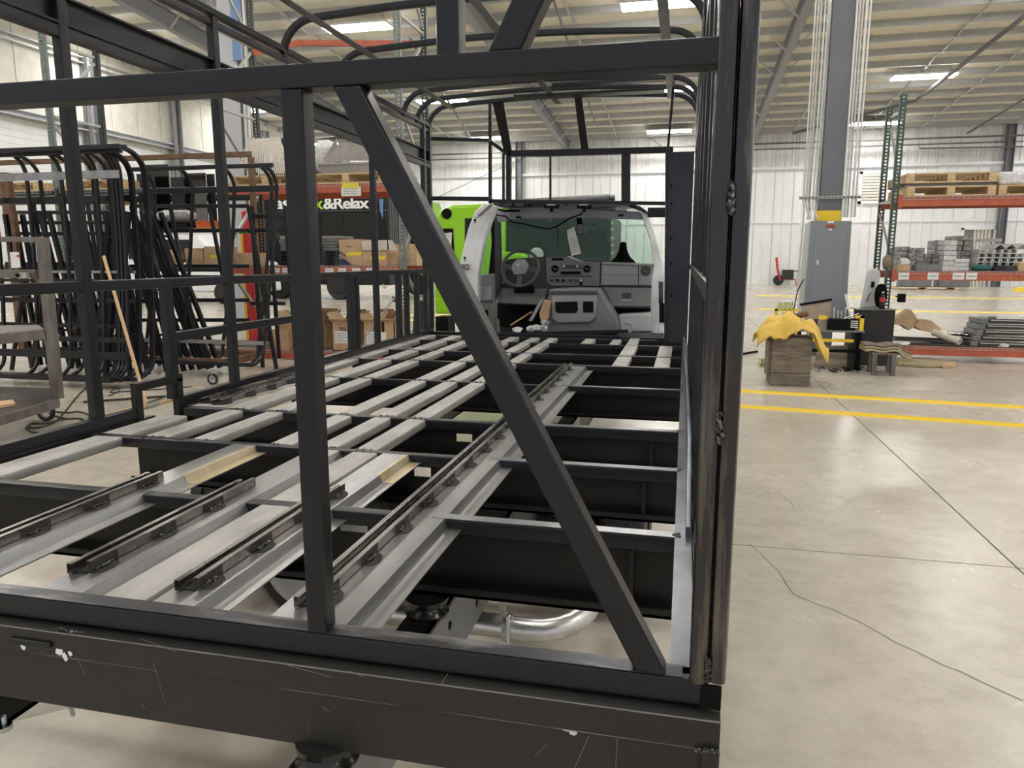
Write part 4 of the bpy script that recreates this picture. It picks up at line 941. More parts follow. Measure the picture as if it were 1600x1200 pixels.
# canvas and brush on the floor
o = MB().prism([G(1400, 572), G(1440, 575), G(1478, 575), G(1472, 566), G(1440, 564), G(1402, 563)], (0, 0, .05)).build('canvas_sheet', 'khaki'); bevel(o, .015); tag(o, 'olive canvas sheet lying on the floor under the rack', 'canvas')
o = bevel(MB().prism([G(1472, 576), G(1493, 575), G(1495, 570), G(1474, 570)], (0, 0, .05)).build('brush_block', 'card'), .01); tag(o, 'small brown block at the end of the canvas on the floor', 'block')
o = tag(MB().beam(W(1399, 463, 11.8), W(1407, 463, 11.8), .02, .02).build('sensor_arm', 'blk'), 'short black arm on the rack upright', 'arm'); 
MB().box(tuple(W(1405, 459, 11.8)), tuple(W(1412, 472, 11.9))).build('lamp_head', 'blk', o); bevel(o.children[0], .01)
bpy.context.view_layer.update()

# black cabinet and things on it
yb = 11.3
a, b = W(1344, 483, yb), W(1395, 535, yb)
cb = thing('black_cabinet', ((a.x+b.x)/2, yb+.2, 0), 'black metal cabinet between the work bench and the rack', 'cabinet')
bevel(B((a.x, yb, .0), (b.x, yb+.4, a.z-.012), 'body', 'cabinet', cb), .006)
B((a.x-.05, yb-.02, a.z-.012), (b.x+.01, yb+.42, a.z), 'top', 'greyplate', cb)
zt = a.z
c = W(1378, 480, yb+.1)
bo = thing('cola_bottle', (c.x, yb+.1, zt), 'plastic cola bottle with red label on the black cabinet', 'bottle')
MB().lathe((c.x, yb+.1, zt), (0, 0, 1), [(.03, 0), (.036, .01), (.036, .09), (.034, .10), (.034, .16), (.028, .185), (.013, .21), (.013, .225), (0, .226)], 16).build('bottle_body', 'cola', bo)
MB().lathe((c.x, yb+.1, zt+.10), (0, 0, 1), [(.0375, 0), (.0375, .06)], 16).build('bottle_label', 'red', bo)
MB().lathe((c.x, yb+.1, zt+.226), (0, 0, 1), [(.015, 0), (.015, .018), (0, .019)], 12).build('cap', 'paper', bo)
# white tank/seat leaning beside the rack
t = thing('white_cover', (W(1355, 480, 11.8).x, 11.8, 0), 'white moulded panel standing on end beside the rack upright', 'panel')
cp([(1358, 425), (1362, 419), (1372, 420), (1377, 426), (1368, 482), (1345, 482)], 11.75, .12, 'shell', 'plastwhite', t, .03)
for q in t.children: pass
a = W(1345, 482, 11.75); B((a.x+.02, 11.76, 0), (a.x+.2, 11.85, a.z+.02), 'stand', 'pipe', t)
cp([(1362, 440), (1367, 440), (1366, 449), (1361, 449)], 11.73, .02, 'handle_recess', 'blk', t, .006)
MB().pipe([W(1361, 456, 11.73), W(1357, 463, 11.73), W(1354, 472, 11.73)], .006, 5).build('seam', 'blk', t)
o = lump(1376, 462, 11.62, .12, (.75, .5, 1.5), 'cloth', 'black_jacket', 'black jacket hanging on the rack upright above the cola bottle', 'jacket', 2, .06)
lump(1386, 410, 11.75, .07, (1, .8, 1.6), 'canvas' if 'canvas' in M else 'oldwood', 'canvas_bag', 'small brown canvas bag hung on the rack upright', 'bag', 4, .12)

# wooden block with leather jacket
yk = 9.22
a0 = G(1205, 603)
wbk = thing('timber_block', (1.29, 9.45, 0), 'tall weathered timber block in front of the work bench', 'timber block')
x0, x1 = 1.045, 1.50
zt = W(1210, 527, yk).z; zm = W(1210, 583, yk).z
bevel(B((x0, yk, 0), (x1, yk+.42, zm-.002), 'lower_timber', 'oldwood', wbk), .008)
bevel(B((x0+.005, yk+.004, zm+.002), (x1-.0, yk+.42, zt), 'upper_timber', 'oldwood', wbk), .008)
B((x0-.03, yk+.06, .1), (x0, yk+.4, zt-.05), 'side_board', 'oldwood', wbk)
# draped jacket as a grid surface
def drape():
    nx, ny = 40, 22; vs = []; fs = []
    X0, X1, Ya, Yb = x0-.20, x1+.20, yk-.14, yk+.5
    for j in range(ny+1):
        for i in range(nx+1):
            u, v = i/nx, j/ny; x = X0+(X1-X0)*u; y = Ya+(Yb-Ya)*v
            dx = max(0, x0-.02-x, x-x1-.02); dy = max(0, yk-.02-y, y-yk-.44)
            bulk = .10+.07*math.sin(u*3.1)+.035*math.sin(u*13+v*5)+.03*math.sin(v*11-u*6)+.05*math.exp(-((u-.45)**2+(v-.45)**2)*22)
            drop = (.55*dx if x < x0 else 1.25*dx)+1.0*dy
            if dx > 0: x += (-1 if x > x1 else 1)*dx*.15
            if dy > 0 and y < yk: y = yk-.02-dy*.5
            if u > .74 and v < .6: drop += .55*(u-.74)*(1-abs(u-.88)/.2)
            vs.append((x, y, zt+max(.02, bulk)-drop+.014*math.sin(i*1.1)*math.cos(j*1.4)))
    for j in range(ny):
        for i in range(nx): a = j*(nx+1)+i; fs.append((a, a+1, a+nx+2, a+nx+1))
    o = MB().add(vs, fs).build('leather_jacket', 'jacket', None, 0)
    o.data.polygons.foreach_set('use_smooth', [True]*len(o.data.polygons))
    tag(o, 'yellow leather welding jacket draped over the timber block', 'jacket')
    s = o.modifiers.new('solid', 'SOLIDIFY'); s.thickness = .012; s.offset = 1
    return o
drape()
c = W(1252, 504, yk+.25); c2 = Vector((c.x+.03, yk+.16, zt+.27))
ft = thing('angle_grinder', (c2.x, c2.y, zt+.1), 'dark red power tool lying in the folds of the yellow jacket', 'power tool')
MB().lathe(c2, (-1, 0, -.1), [(.0, -.03), (.03, -.03), (.036, 0), (.034, .06), (.024, .09), (.02, .17), (.0, .18)], 14).build('motor_body', 'rust', ft)
MB().lathe(c2+Vector((-.04, -.005, -.03)), (-1, 0, -.15), [(.0, 0), (.018, 0), (.02, .12), (0, .13)], 10).build('grip', 'blk', ft)

# work bench
yw = 10.7
bx0, bx1 = W(1213, 520, yw).x, W(1348, 520, yw).x
zt2 = W(1340, 517, yw).z
wbh = thing('work_bench', ((bx0+bx1)/2, yw+.3, 0), 'black and yellow steel work bench cluttered with tools', 'bench')
bevel(B((bx0+.25, yw, zt2-.025), (bx1+.03, yw+.6, zt2), 'bench_top', 'greyplate', wbh), .004)
for x in (bx1-.05, bx0+.28):
    for y in (yw+.03, yw+.55): B((x, y, 0), (x+.05, y+.05, zt2-.025), 'leg', 'blk', wbh)
B((bx1-.12, yw+.1, 0), (bx1+.01, yw+.5, zt2-.03), 'side_panel', 'cabinet', wbh)
B((bx0+.35, yw+.02, zt2-.16), (bx1-.10, yw+.05, zt2-.12), 'front_rail', 'yellow', wbh)
B((bx0+.3, yw+.0, zt2-.30), (bx1-.02, yw+.04, zt2-.26), 'lower_rail', 'blk', wbh)
z = W(1345, 494, yw).z
MB().box((bx1-.10, yw+.02, z-.03), (bx1+.01, yw+.06, z)).box((bx1-.04, yw+.02, zt2), (bx1+.01, yw+.06, z)).build('yellow_bracket', 'yellow', wbh)
z5 = W(1230, 485, yw).z
MB().box((bx0, yw+.3, z5-.03), (bx0+.32, yw+.34, z5)).box((bx0, yw+.3, z5-.2), (bx0+.04, yw+.34, z5)).box((bx0+.1, yw+.3, z5-.2), (bx0+.16, yw+.34, z5-.05)).build('yellow_frame', 'yellow', wbh)
MB().box((bx0, yw+.3, .0), (bx0+.03, yw+.34, z5-.2)).build('leg', 'blk', wbh)
zz = W(1285, 497, yw).z
B((W(1280, 500, yw).x, yw+.02, zz-.02), (W(1292, 500, yw).x, yw+.06, zz+.03), 'yellow_clamp', 'yellow', wbh)
o = bevel(B((W(1295, 505, yw).x, yw+.03, zt2), (W(1338, 505, yw).x, yw+.3, zt2+.15), 'black_tool_tray', 'blk'), .008); tt = tag(o, 'black tray on the bench with a white striped label', 'tray')
for i in range(4):
    z = zt2+.04+i*.027; a = W(1330, 505, yw).x; q = B((a, yw+.024, z), (a+.09, yw+.03, z+.012), 'label_stripe', 'paper', tt)
# boards standing on the bench
def board(pts, y, dy, m, label, name='plywood_board', cat='board', bv=0):
    o = cp(pts, y, dy, name, m, None, bv); return tag(o, label, cat)
board([(1252, 475), (1297, 469), (1301, 497), (1256, 500)], yw+.28, .03, 'ply', 'plywood scrap standing on the bench in front of the electrical panel')
board([(1278, 500), (1296, 496), (1296, 517), (1280, 517)], yw+.12, .03, 'ply', 'small plywood offcut standing on the bench behind the yellow clamp')
o = MB().beam(W(1250, 476, yw+.27), W(1300, 468, yw+.27), .02, .03).build('black_strip', 'blk'); tag(o, 'black rubber strip along the top of the plywood scrap', 'strip')
for i in range(9):
    px = 1302+i*2.9; o = B((W(px, 497, yw+.2).x, yw+.2, zt2), (W(px+2.2, 497, yw+.2).x, yw+.24, zt2+random.uniform(.24, .30)), 'steel_flat', 'greyplate' if i % 2 else 'panelside'); tag(o, 'narrow steel flat in the upright bundle on the bench, '+ORL[i], 'steel flat', 'steel flats standing on the bench')
o = MB().beam(W(1321, 460, yw+.15), W(1330, 497, yw+.15), .03, .02, (0, 1, 0)).build('white_batten', 'paper'); tag(o, 'white batten leaning in front of the electrical panel', 'batten')
for i, (p, q) in enumerate((((1318, 498), (1342, 490)), ((1325, 499), (1346, 493)))): o = MB().pipe([W(*p, yw+.1), W(*q, yw+.1)], .008, 6).build('steel_rod', 'chrome'); tag(o, ('left', 'right')[i]+' bright steel rod lying over the black tray', 'rod')
hs = thing('hose_coil', (bx0+.12, yw+.35, z5), 'coiled lime green hose on the yellow frame left of the bench', 'hose')
for i in range(6):
    c = Vector((bx0+.05+i*.035, yw+.35, z5+.03)); MB().pipe([c+Vector((.02*math.sin(a*2), .07*math.cos(a), .06*math.sin(a))) for a in [2*math.pi*k/14 for k in range(14)]], .008, 6, True).build('loop', 'hose', hs)
board([(1277, 541), (1342, 539), (1331, 577), (1272, 574)], yw+.25, .03, 'ply', 'large plywood sheet leaning under the bench')
mb = MB(); random.seed(4)
for i in range(60):
    p = G(random.gauss(1318, 20), 577+random.gauss(0, 3.0), .006); a = random.uniform(0, 3.14); L = random.uniform(.03, .09)
    mb.beam(p, p+Vector((math.cos(a)*L, math.sin(a)*L, random.uniform(0, .02))), .008, .008)
o = mb.build('metal_swarf', 'blk'); o['kind'] = 'stuff'; tag(o, 'scattered black metal scraps on the floor under the bench', 'scrap')
mb = MB()
for i in range(14): mb.pipe([G(1187+random.uniform(-3, 16), 566+random.uniform(-6, 3), .02), G(1187+random.uniform(-3, 16), 566+random.uniform(-6, 3), .05), G(1190+random.uniform(-3, 16), 565+random.uniform(-6, 3), .01)], .008, 5)
o = mb.build('green_rag', 'hose'); tag(o, 'tangled lime green hose end on the floor left of the timber block', 'hose')
o = MB().beam(G(1160, 553, .02), G(1183, 549, .02), .03, .03).build('black_bar_floor', 'blk'); tag(o, 'short black bar lying on the floor beside the bus corner post', 'bar')
# stool with sacks
ys_ = 10.35
sx0, sx1 = W(1362, 580, ys_).x, W(1395, 580, ys_).x
st = thing('wooden_stool', ((sx0+sx1)/2, ys_+.2, 0), 'low grey wooden stool under folded sacks by the rack', 'stool')
zt3 = W(1380, 560, ys_).z+.05
for (x, y) in ((sx0-.0, ys_), (sx1-.03, ys_-.02), (sx0+.02, ys_+.3), (sx1+.0, ys_+.3)): B((x, y, 0), (x+.055, y+.05, zt3), 'leg', 'cart', st)
B((sx0-.02, ys_-.03, zt3-.0), (sx1+.06, ys_+.38, zt3+.03), 'seat', 'oldwood', st)
for i, m in enumerate(('khaki', 'khaki', 'oldwood')):
    n = 10; mb = MB(); vs = []; fs = []
    o = MB().sweep([(sx0-.1+(sx1-sx0+.3)*k/n, ys_+.15, zt3+.05+i*.034+.012*math.sin(k*1.3)-(.1*max(0, k-7)/3)) for k in range(n+1)], rrect(.42-.05*i, .028, .012)).build('folded_sack', m); tag(o, ('lowest olive', 'middle khaki', 'top grey brown')[i]+' folded sack on the low stool', 'sack', 'folded sacks')

# far right background: pallets, pressure washer
a = G(1397, 452); b = G(1500, 454)
pallet(a.x, b.x, a.y-.5, a.y+.7, 0, 'long pallet on the floor by the far wall under a dark load')
for k in range(2):
    x = a.x+.2+k*1.7; o = bevel(B((x, a.y-.4, .141), (x+1.4, a.y+.5, .75), 'grey_crate', 'greyplate'), .04); tag(o, ('left', 'right')[k]+' dark grey crate on the long pallet by the far wall', 'crate')
wsh = thing('pressure_washer', tuple(G(1222, 443)), 'small red pressure washer standing by the far wall', 'pressure washer')
g0 = G(1212, 445); g0.y -= 1.2; 
MB().lathe(g0+Vector((0, 0, .3)), (0, 1, 0), [(0, 0), (.28, 0), (.3, .05), (.28, .1), (0, .1)], 16).build('wheel', 'rubber', wsh)
MB().pipe([g0+Vector((.1, 0, .3)), g0+Vector((-.1, 0, 1.0)), g0+Vector((-.18, 0, 1.6))], .07, 8).build('handle', 'red', wsh)
MB().box(tuple(g0+Vector((.2, -.1, .35))), tuple(g0+Vector((.8, .4, .9)))).build('engine', 'cable', wsh)
MB().pipe([g0+Vector((.2, 0, .35)), g0+Vector((.9, 0, .35)), g0+Vector((1.0, 0, 0.02))], .04, 6).build('frame', 'red', wsh)
MB().pipe([g0+Vector((.7, 0, .8)), g0+Vector((1.5, 0, .9)), g0+Vector((1.7, 0, .6))], .03, 6).build('lance', 'cable', wsh)
o = tag(MB().lathe(G(1600, 455), (0, 0, 1), [(0, 0), (.5, 0), (.4, .15), (0, .2)], 12).build('yellow_cover', 'yellow'), 'yellow sheet on the far floor at the right edge', 'sheet')

# ================================================================== BACKGROUND BUSES
def flatbus(): pass
# green bus behind the cab
yg = 13.6
gbus = thing('green_bus', (W(760, 420, yg).x, yg+1.2, 0), 'lime green shuttle bus behind the white cab, round black port on its side', 'bus')
zt = W(720, 320, yg).z; xl, xm, xr2 = W(676, 330, yg).x, W(790, 330, yg).x, W(955, 330, yg).x
bevel(MB().prism([(xl, yg, .45), (xl, yg, zt-.35), (xl+.12, yg, zt-.1), (xl+.4, yg, zt), (xm, yg, zt+.02), (xm, yg, .45)], (0, 2.3, 0)).build('green_front_body', 'green', gbus), .06, 4)
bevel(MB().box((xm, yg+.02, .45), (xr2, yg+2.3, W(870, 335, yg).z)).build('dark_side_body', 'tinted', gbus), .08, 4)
MB().lathe(W(698, 334, yg), (0, -1, 0), [(.0, .012), (.098, .012), (.1, 0)], 24).build('round_port', 'blk', gbus)
cp([(690, 357), (708, 357), (710, 400), (690, 400)], yg-.01, .03, 'window_frame', 'blk', gbus, .01); cp([(692, 365), (706, 363), (705, 385), (692, 388)], yg-.02, .02, 'window', 'shrink', gbus)
cp([(726, 341), (745, 341), (745, 420), (726, 420)], yg-.01, .03, 'door', 'glassdark', gbus, .01)
cp([(780, 392), (822, 396), (830, 416), (780, 418)], yg-.35, .36, 'fender', 'green', gbus, .05); MB().lathe(W(838, 398, yg-.3), (0, -1, 0), [(.0, .05), (.10, .04), (.13, 0), (.13, -.05)], 16).build('head_lamp', 'plastwhite', gbus)
a, b = W(676, 422, yg), W(790, 430, yg); B((xl, yg-.01, W(700, 330, yg).z+.16), (xm, yg, W(700, 330, yg).z+.175), 'trim_stripe', 'white_vinyl', gbus)
for x in (xl+.9, xr2-.7): 
    MB().lathe((x, yg-.02, .42), (0, 1, 0), [(0, 0), (.2, 0), (.24, .02), (.40, 0), (.42, .03), (.42, .22), (0, .22)], 24).build('wheel', 'rubber', gbus)
for py in (348, 358, 372, 383, 395): disc(957, py, .03, yg, .02, 'marker_light', 'plastwhite', gbus, 8)
# lettered bus
yl = 25.6
lb = thing('lettered_bus', (W(520, 430, yl).x, yl+1.2, 0), 'black shuttle bus with large white lettering on its side behind the storage rack', 'bus')
ztl = W(520, 300, yl).z
xa_, xb_ = W(398, 350, yl).x, W(606, 350, yl).x
bevel(MB().box((xa_, yl, .95), (xb_, yl+2.4, ztl)).build('body', 'busblack', lb), .1, 4)
bevel(MB().box((xa_+.1, yl+.1, .55), (xb_-.05, yl+2.2, 1.0)).build('skirt', 'blackflat', lb), .05)
for x0, x1 in ((402, 440), (442, 470), (503, 536), (538, 592)):
    a, b = W(x0, 333, yl), W(x1, 385, yl); bevel(B((a.x, yl-.02, b.z), (b.x, yl+.02, a.z), 'window', 'glassdark', lb), .02)
a = W(400, 331, yl); B((a.x, yl-.015, a.z-.02), (xb_, yl, a.z), 'trim', 'pipe', lb)
def fit_text(body, px0, px1, pbase, ptop, m):
    o = text(body, 1, 'lettering', m, None, (0, 0, 0), rx=0, ext=.01, off=.024)
    xs = [v.co.x for v in o.data.vertices]; ys = [v.co.y for v in o.data.vertices]
    a, b = W(px0, pbase, yl), W(px1, ptop, yl); sx = (b.x-a.x)/(max(xs)-min(xs)); sy = (b.z-a.z)/(max(ys)-min(ys))
    o.data.transform(Matrix.Translation((a.x, yl-.02, a.z)) @ Matrix.Rotation(math.pi/2, 4, 'X') @ Matrix.Diagonal((sx, sy, 1, 1)) @ Matrix.Translation((-min(xs), -min(ys), 0)))
    attach(o, lb)
fit_text('as', 430, 453, 327, 313, 'white_vinyl'); fit_text('k', 494, 505.5, 327, 308, 'green_vinyl'); fit_text('&Relax', 506, 577, 327, 308, 'white_vinyl')
cp([(592, 311), (599, 311), (598, 342), (594, 330)], yl-.02, .02, 'reflective_panel', 'bluewrap', lb)
cp([(428, 430), (434, 430), (436, 446), (430, 446)], yl-.05, .05, 'green_flare', 'green_vinyl', lb)
for px in (548, 500, 425): 
    g0 = G(px, 466 if px > 500 else 468, 0); MB().lathe((g0.x, yl+.05+(0 if px != 500 else 1.6), .5), (0, 1, 0), [(0, 0), (.25, 0), (.28, .03), (.47, 0), (.5, .04), (.5, .5), (0, .5)], 24).build('wheel', 'rubber', lb)
MB().pipe([W(598, 445, yl), W(602, 450, yl)], .06, 8).build('tail_pipe', 'chrome', lb)
for i in range(9): B((xb_-.02, yl+.2+i*.2, 1.2), (xb_+.01, yl+.3+i*.2, ztl-.1), 'rear_seam', 'glassdark', lb)
# second green vehicle
yv = 29.5
gv = thing('green_van', (W(640, 430, yv).x, yv+1, 0), 'lime green cutaway van with a green striped black tyre beyond the lettered bus', 'van')
a, b = W(609, 300, yv), W(674, 445, yv)
bevel(MB().prism([(a.x, yv, .6), (a.x, yv, a.z-.2), (a.x+.4, yv, a.z), (b.x-.3, yv, a.z-.3), (b.x, yv, a.z-1.2), (b.x+.2, yv, 1.6), (b.x+.2, yv, .6)], (0, 2.2, 0)).build('body', 'green', gv), .08, 3)
cp([(617, 340), (632, 342), (632, 390), (617, 390)], yv-.02, .03, 'window', 'glassdark', gv, .02); cp([(636, 345), (645, 345), (648, 395), (636, 395)], yv-.02, .03, 'window', 'glassdark', gv, .02)
text('TU', .5, 'lettering', 'green_vinyl', gv, tuple(W(614, 334, yv-.02)), ext=.01, off=.01)
MB().lathe((W(650, 440, yv).x, yv-.03, .47), (0, 1, 0), [(0, 0), (.25, .02), (.28, .03), (.44, 0), (.47, .04), (.47, .4), (0, .4)], 24).build('wheel', 'rubber', gv)
B((W(638, 436, yv).x, yv-.06, W(638, 447, yv).z), (W(655, 436, yv).x, yv-.03, W(638, 442, yv).z), 'green_strip', 'green_vinyl', gv)

# ================================================================== LEFT STORAGE RACK
YS = 10.0
XS = [-12.6, -9.70, -6.80, -3.93]
sr = thing('storage_rack', (-8, YS+.5, 0), 'long grey green pallet rack with orange beams behind the roof frames at left', 'rack')
for x in XS:
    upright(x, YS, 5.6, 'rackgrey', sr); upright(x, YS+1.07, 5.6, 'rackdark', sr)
    for k in range(5):
        z = .4+k*1.1
        br((x, YS+.05, z), (x, YS+1.05, z), sr, .04); br((x, YS+.05, z+.1 if k % 2 else z+1.0), (x, YS+1.05, z+1.0 if k % 2 else z+.1), sr, .04)
ZS = [.14, 1.40, 2.56]
for i in range(3):
    for j, z in enumerate(ZS):
        if i == 0 and j == 0: continue
        om = 'orange' if i == 2 else 'rackdark'
        rbeam(z, XS[i]+.04, XS[i+1]-.04, YS-.005, sr, .12 if i == 2 else .07, om)
        B((XS[i]+.04, YS+1.08, z-.11), (XS[i+1]-.04, YS+1.12, z), 'rack_beam', om, sr)
MB().beam(W(464, 67, YS+1.12), W(662, 69, YS+1.12), .05, .09).build('rack_beam', 'orange', sr)
MB().beam(W(396, 82, YS+.4), W(468, 67, YS+1.10), .05, .09).build('rack_beam', 'orange', sr)
for k, px in enumerate((424, 441, 508, 528, 550, 572)):
    a = W(px, 419, YS-.05); b = W(px+13, 426, YS-.05); c_ = B((a.x, YS-.05, b.z), (b.x, YS-.043, a.z), 'white_label', 'paper', sr); B((a.x+.01, YS-.052, (a.z+b.z)/2-.003), (b.x-.03, YS-.05, (a.z+b.z)/2+.003), 'printed_line', 'papermark', sr)
a, b = W(533, 292, YS-.06), W(564, 306, YS-.06)
sg = thing('paper_sign', ((a.x+b.x)/2, YS-.06, b.z), 'white printed notice taped with yellow tape to the orange top beam', 'sign')
B((a.x, YS-.06, b.z), (b.x, YS-.055, a.z), 'sheet', 'paper', sg); B((a.x+.02, YS-.066, a.z-.02), (b.x-.03, YS-.05, a.z+.05), 'tape', 'tape', sg)
for i, t_ in enumerate(('XXXXX XXXXX', 'XXX XXXXX', 'XXXX XXX XXXXX')):
    mb = MB(); x = a.x+.03+i*.004
    for wln in (.03, .05, .02, .04, .03): mb.box((x, YS-.062, b.z+.03+i*.03), (x+wln, YS-.06, b.z+.036+i*.03)); x += wln+.01
    mb.build('printed_line', 'papermark', sg)
# top shelf
zq = ZS[2]+.007
pallet(-5.35, -4.15, YS-.02, YS+1.0, zq, 'wooden pallet under the grey sheet metal hopper on the left rack')
pallet(-6.6, -5.45, YS-.02, YS+1.0, zq, 'wooden pallet under the fan of white rods on the left rack')
hp = thing('sheet_metal_hopper', (-4.7, YS+.5, zq+.14), 'grey sheet metal hopper with pointed side on a pallet on the left rack', 'hopper')
def hq(pts, y, dy, name='panel'): return cp(pts, y, dy, name, 'hopper', hp)
zh = zq+.142
MB().prism([(-5.15, YS+.1, zh), (-4.0, YS+.1, zh), (-4.0, YS+.08, W(560, 254, YS).z), (-5.22, YS+.08, W(560, 254, YS).z)], (0, .02, 0)).build('front_panel', 'hopper', hp)
MB().box((-5.22, YS+.06, W(560, 255, YS).z), (-4.0, YS+.1, W(560, 253, YS).z)).build('rim', 'hopper', hp)
MB().prism([W(502, 253, YS+.15), W(525, 217, YS+.5), W(533, 253, YS+.55)], (0, .015, 0)).build('side_panel', 'hopper', hp)
MB().prism([W(527, 221, YS+.6), W(600, 221, YS+.6), W(600, 251, YS+.3), W(533, 251, YS+.3)], (0, .015, 0)).build('back_panel', 'hopper', hp)
MB().beam(W(527, 220, YS+.6), W(600, 220, YS+.6), .03, .02).beam(W(530, 238, YS+.45), W(600, 238, YS+.45), .02, .015).build('fold', 'hopper', hp)
B((-5.15, YS+.1, zh), (-4.0, YS+.9, zh+.01), 'base', 'hopper', hp)
o = MB().blob((-5.35, YS+.7, zh+.28), .3, (.9, .8, 1), 8, .12, 2).build('shrink_wrap', 'shrink'); tag(o, 'ball of clear shrink wrap beside the hopper on the left rack', 'film')
rf = thing('rod_bundle', (-6.0, YS+.3, zh), 'fan shaped bundle of thin white plastic rods on the left rack', 'rods')
random.seed(9)
for i in range(26):
    u = i/25; a = W(388+u*48, 215+4*random.random(), YS+.25+.01*i); b = W(375+u*82, 262+u*30+random.uniform(-3, 3), YS+.05); b.z = max(b.z, zh+.02)
    MB().pipe([a, a.lerp(b, .5)+Vector((0, 0, .01)), b], .011, 5).build('rod', 'rods', rf)
MB().pipe([W(436, 216, YS+.3), W(405, 222, YS+.15), W(400, 245, YS+.08), W(396, 262, YS+.05)], .012, 5).build('tie', 'rods', rf)
o = MB().prism([W(440, 216, YS+.5), W(455, 216, YS+.5), W(500, 285, YS+.5), W(405, 285, YS+.5), W(425, 250, YS+.5)], (0, .3, 0)).build('dark_box', 'navy'); tag(o, 'dark navy sheet behind the white rods', 'sheet')
pallet(-9.5, -8.4, YS-.02, YS+1.0, zq, 'wooden pallet on the left rack seen between the near roof frame bows')
pallet(-11.2, -10.0, YS-.02, YS+1.0, zq, 'wooden pallet on the left rack at the left edge of the picture')
# black plates standing in the middle bay
def plate(px0, px1, pt, pb, y, label, m='greyplate', d=.02):
    a, b = W(px0, pt, y), W(px1, pb, y); zz = (ZS[1] if pb > 320 else ZS[2])+.007
    o = B((a.x, y, zs_), (b.x, y+d, a.z), 'steel_plate', m); return tag(o, label, 'plate', 'steel plates on the left rack')
zs_ = ZS[1]+.55
zs_ = ZS[2]-.48
# a tray shelf that the plates stand on
for (a, b, c, y, m, lbl) in ((213, 240, 272, YS+.3, 'cabinet', 'leftmost dark steel plate standing behind the curved roof bow'), (219, 262, 258, YS+.5, 'blkgloss', 'tallest black steel plate standing behind the second roof bow'),
                             (266, 286, 277, YS+.35, 'cabinet', 'narrow dark plate right of the tallest plate'), (287, 320, 271, YS+.45, 'blkgloss', 'wide black plate standing left of the rack upright'),
                             (304, 321, 300, YS+.2, 'greyplate', 'short grey plate in front of the wide black plate'), (322, 334, 272, YS+.55, 'cabinet', 'narrow dark plate standing against the rack upright')):
    p0, p1 = W(a, c, y), W(b, c, y); o = B((p0.x, y, ZS[2]-.6), (p1.x, y+.02, p0.z), 'steel_plate', m); tag(o, lbl, 'plate', 'dark steel plates on the left rack')
o = bevel(B((-8.7, YS+.1, ZS[2]-.66), (-6.88, YS+.9, ZS[2]-.6), 'plate_cradle', 'blkgloss')); tag(o, 'black shelf cradle holding the dark steel plates', 'shelf')
# middle shelf boxes
def box(x0, x1, y0, y1, z0, z1, label, m='card', tape=True, text_=None, grp='cardboard boxes', flaps=False):
    t = thing('cardboard_box', ((x0+x1)/2, (y0+y1)/2, z0), label, 'box', grp)
    if flaps:
        w_ = .012
        MB().box((x0, y0, z0), (x1, y0+w_, z1)).box((x0, y1-w_, z0), (x1, y1, z1)).box((x0, y0, z0), (x0+w_, y1, z1)).box((x1-w_, y0, z0), (x1, y1, z1)).box((x0, y0, z0), (x1, y1, z0+w_)).build('carton', m, t)
        h = .16
        MB().prism([(x0, y0, z1), (x1, y0, z1), (x1+.03, y0-.08, z1+h*.3), (x0-.02, y0-.08, z1+h*.3)], (0, .005, .005)).build('flap', m, t)
        MB().prism([(x0, y1, z1), (x1, y1, z1), (x1-.02, y1+.06, z1+h), (x0+.04, y1+.06, z1+h)], (0, .008, 0)).build('flap', 'carddark', t)
        MB().prism([(x0, y0, z1), (x0, y1, z1), (x0-.1, y1-.03, z1+h*.8), (x0-.1, y0+.03, z1+h*.8)], (.005, 0, .005)).build('flap', m, t)
        MB().prism([(x1, y0, z1), (x1, y1, z1), (x1+.08, y1-.03, z1+h*.9), (x1+.08, y0+.03, z1+h*.9)], (.005, 0, .005)).build('flap', m, t)
    else:
        bevel(B((x0, y0, z0), (x1, y1, z1), 'carton', m, t), .006)
    if tape:
        xm = x0+(x1-x0)*.3; zz = z0+(z1-z0)*.38; MB().prism([(xm, y0-.003, zz), (xm+.22, y0-.003, zz), (xm+.26, y0-.003, zz+.05), (xm+.02, y0-.003, zz+.05)], (0, .004, 0)).build('tape', 'tape', t)
    if text_:
        text(text_, .075, 'box_print', 'navy', t, (x0+.12, y0-.004, z1-.13), ext=.001, off=.002)
        B((x0+.05, y0-.004, z0+.12), (x0+.36, y0, z0+.3), 'shipping_label', 'paper', t)
        mb = MB()
        for k in range(5): mb.box((x0+.07, y0-.006, z0+.15+k*.028), (x0+.07+random.uniform(.1, .25), y0-.004, z0+.156+k*.028))
        mb.build('printed_line', 'papermark', t)
        mb = MB()
        for k in range(4): mb.prism([(x0+.18+k*.06, y0-.005, z0), (x0+.24+k*.06, y0-.005, z0+.09-abs(k-1.5)*.03), (x0+.30+k*.06, y0-.005, z0)], (0, .004, 0))
        mb.build('navy_print', 'navy', t)
    return t
z = ZS[1]+.007
def bx(p0, p1, pt, y, label, **k):
    a, b = W(p0, pt, y), W(p1, pt, y); return box(a.x, b.x, y, y+.45, z, a.z, label, **k)
t = bx(529, 565, 374, YS+.05, 'tan carton with a hand hole and navy pattern on the rack middle shelf')
a = W(545, 384, YS+.04); MB().beam(W(541, 385, YS+.045), W(549, 385, YS+.045), .004, .012).build('hand_hole', 'carddark', t)
MB().prism([W(529, 414, YS+.046), W(529, 404, YS+.046), W(540, 406, YS+.046), W(551, 414, YS+.046)], (0, .003, 0)).build('navy_print', 'navy', t)
mb = MB()
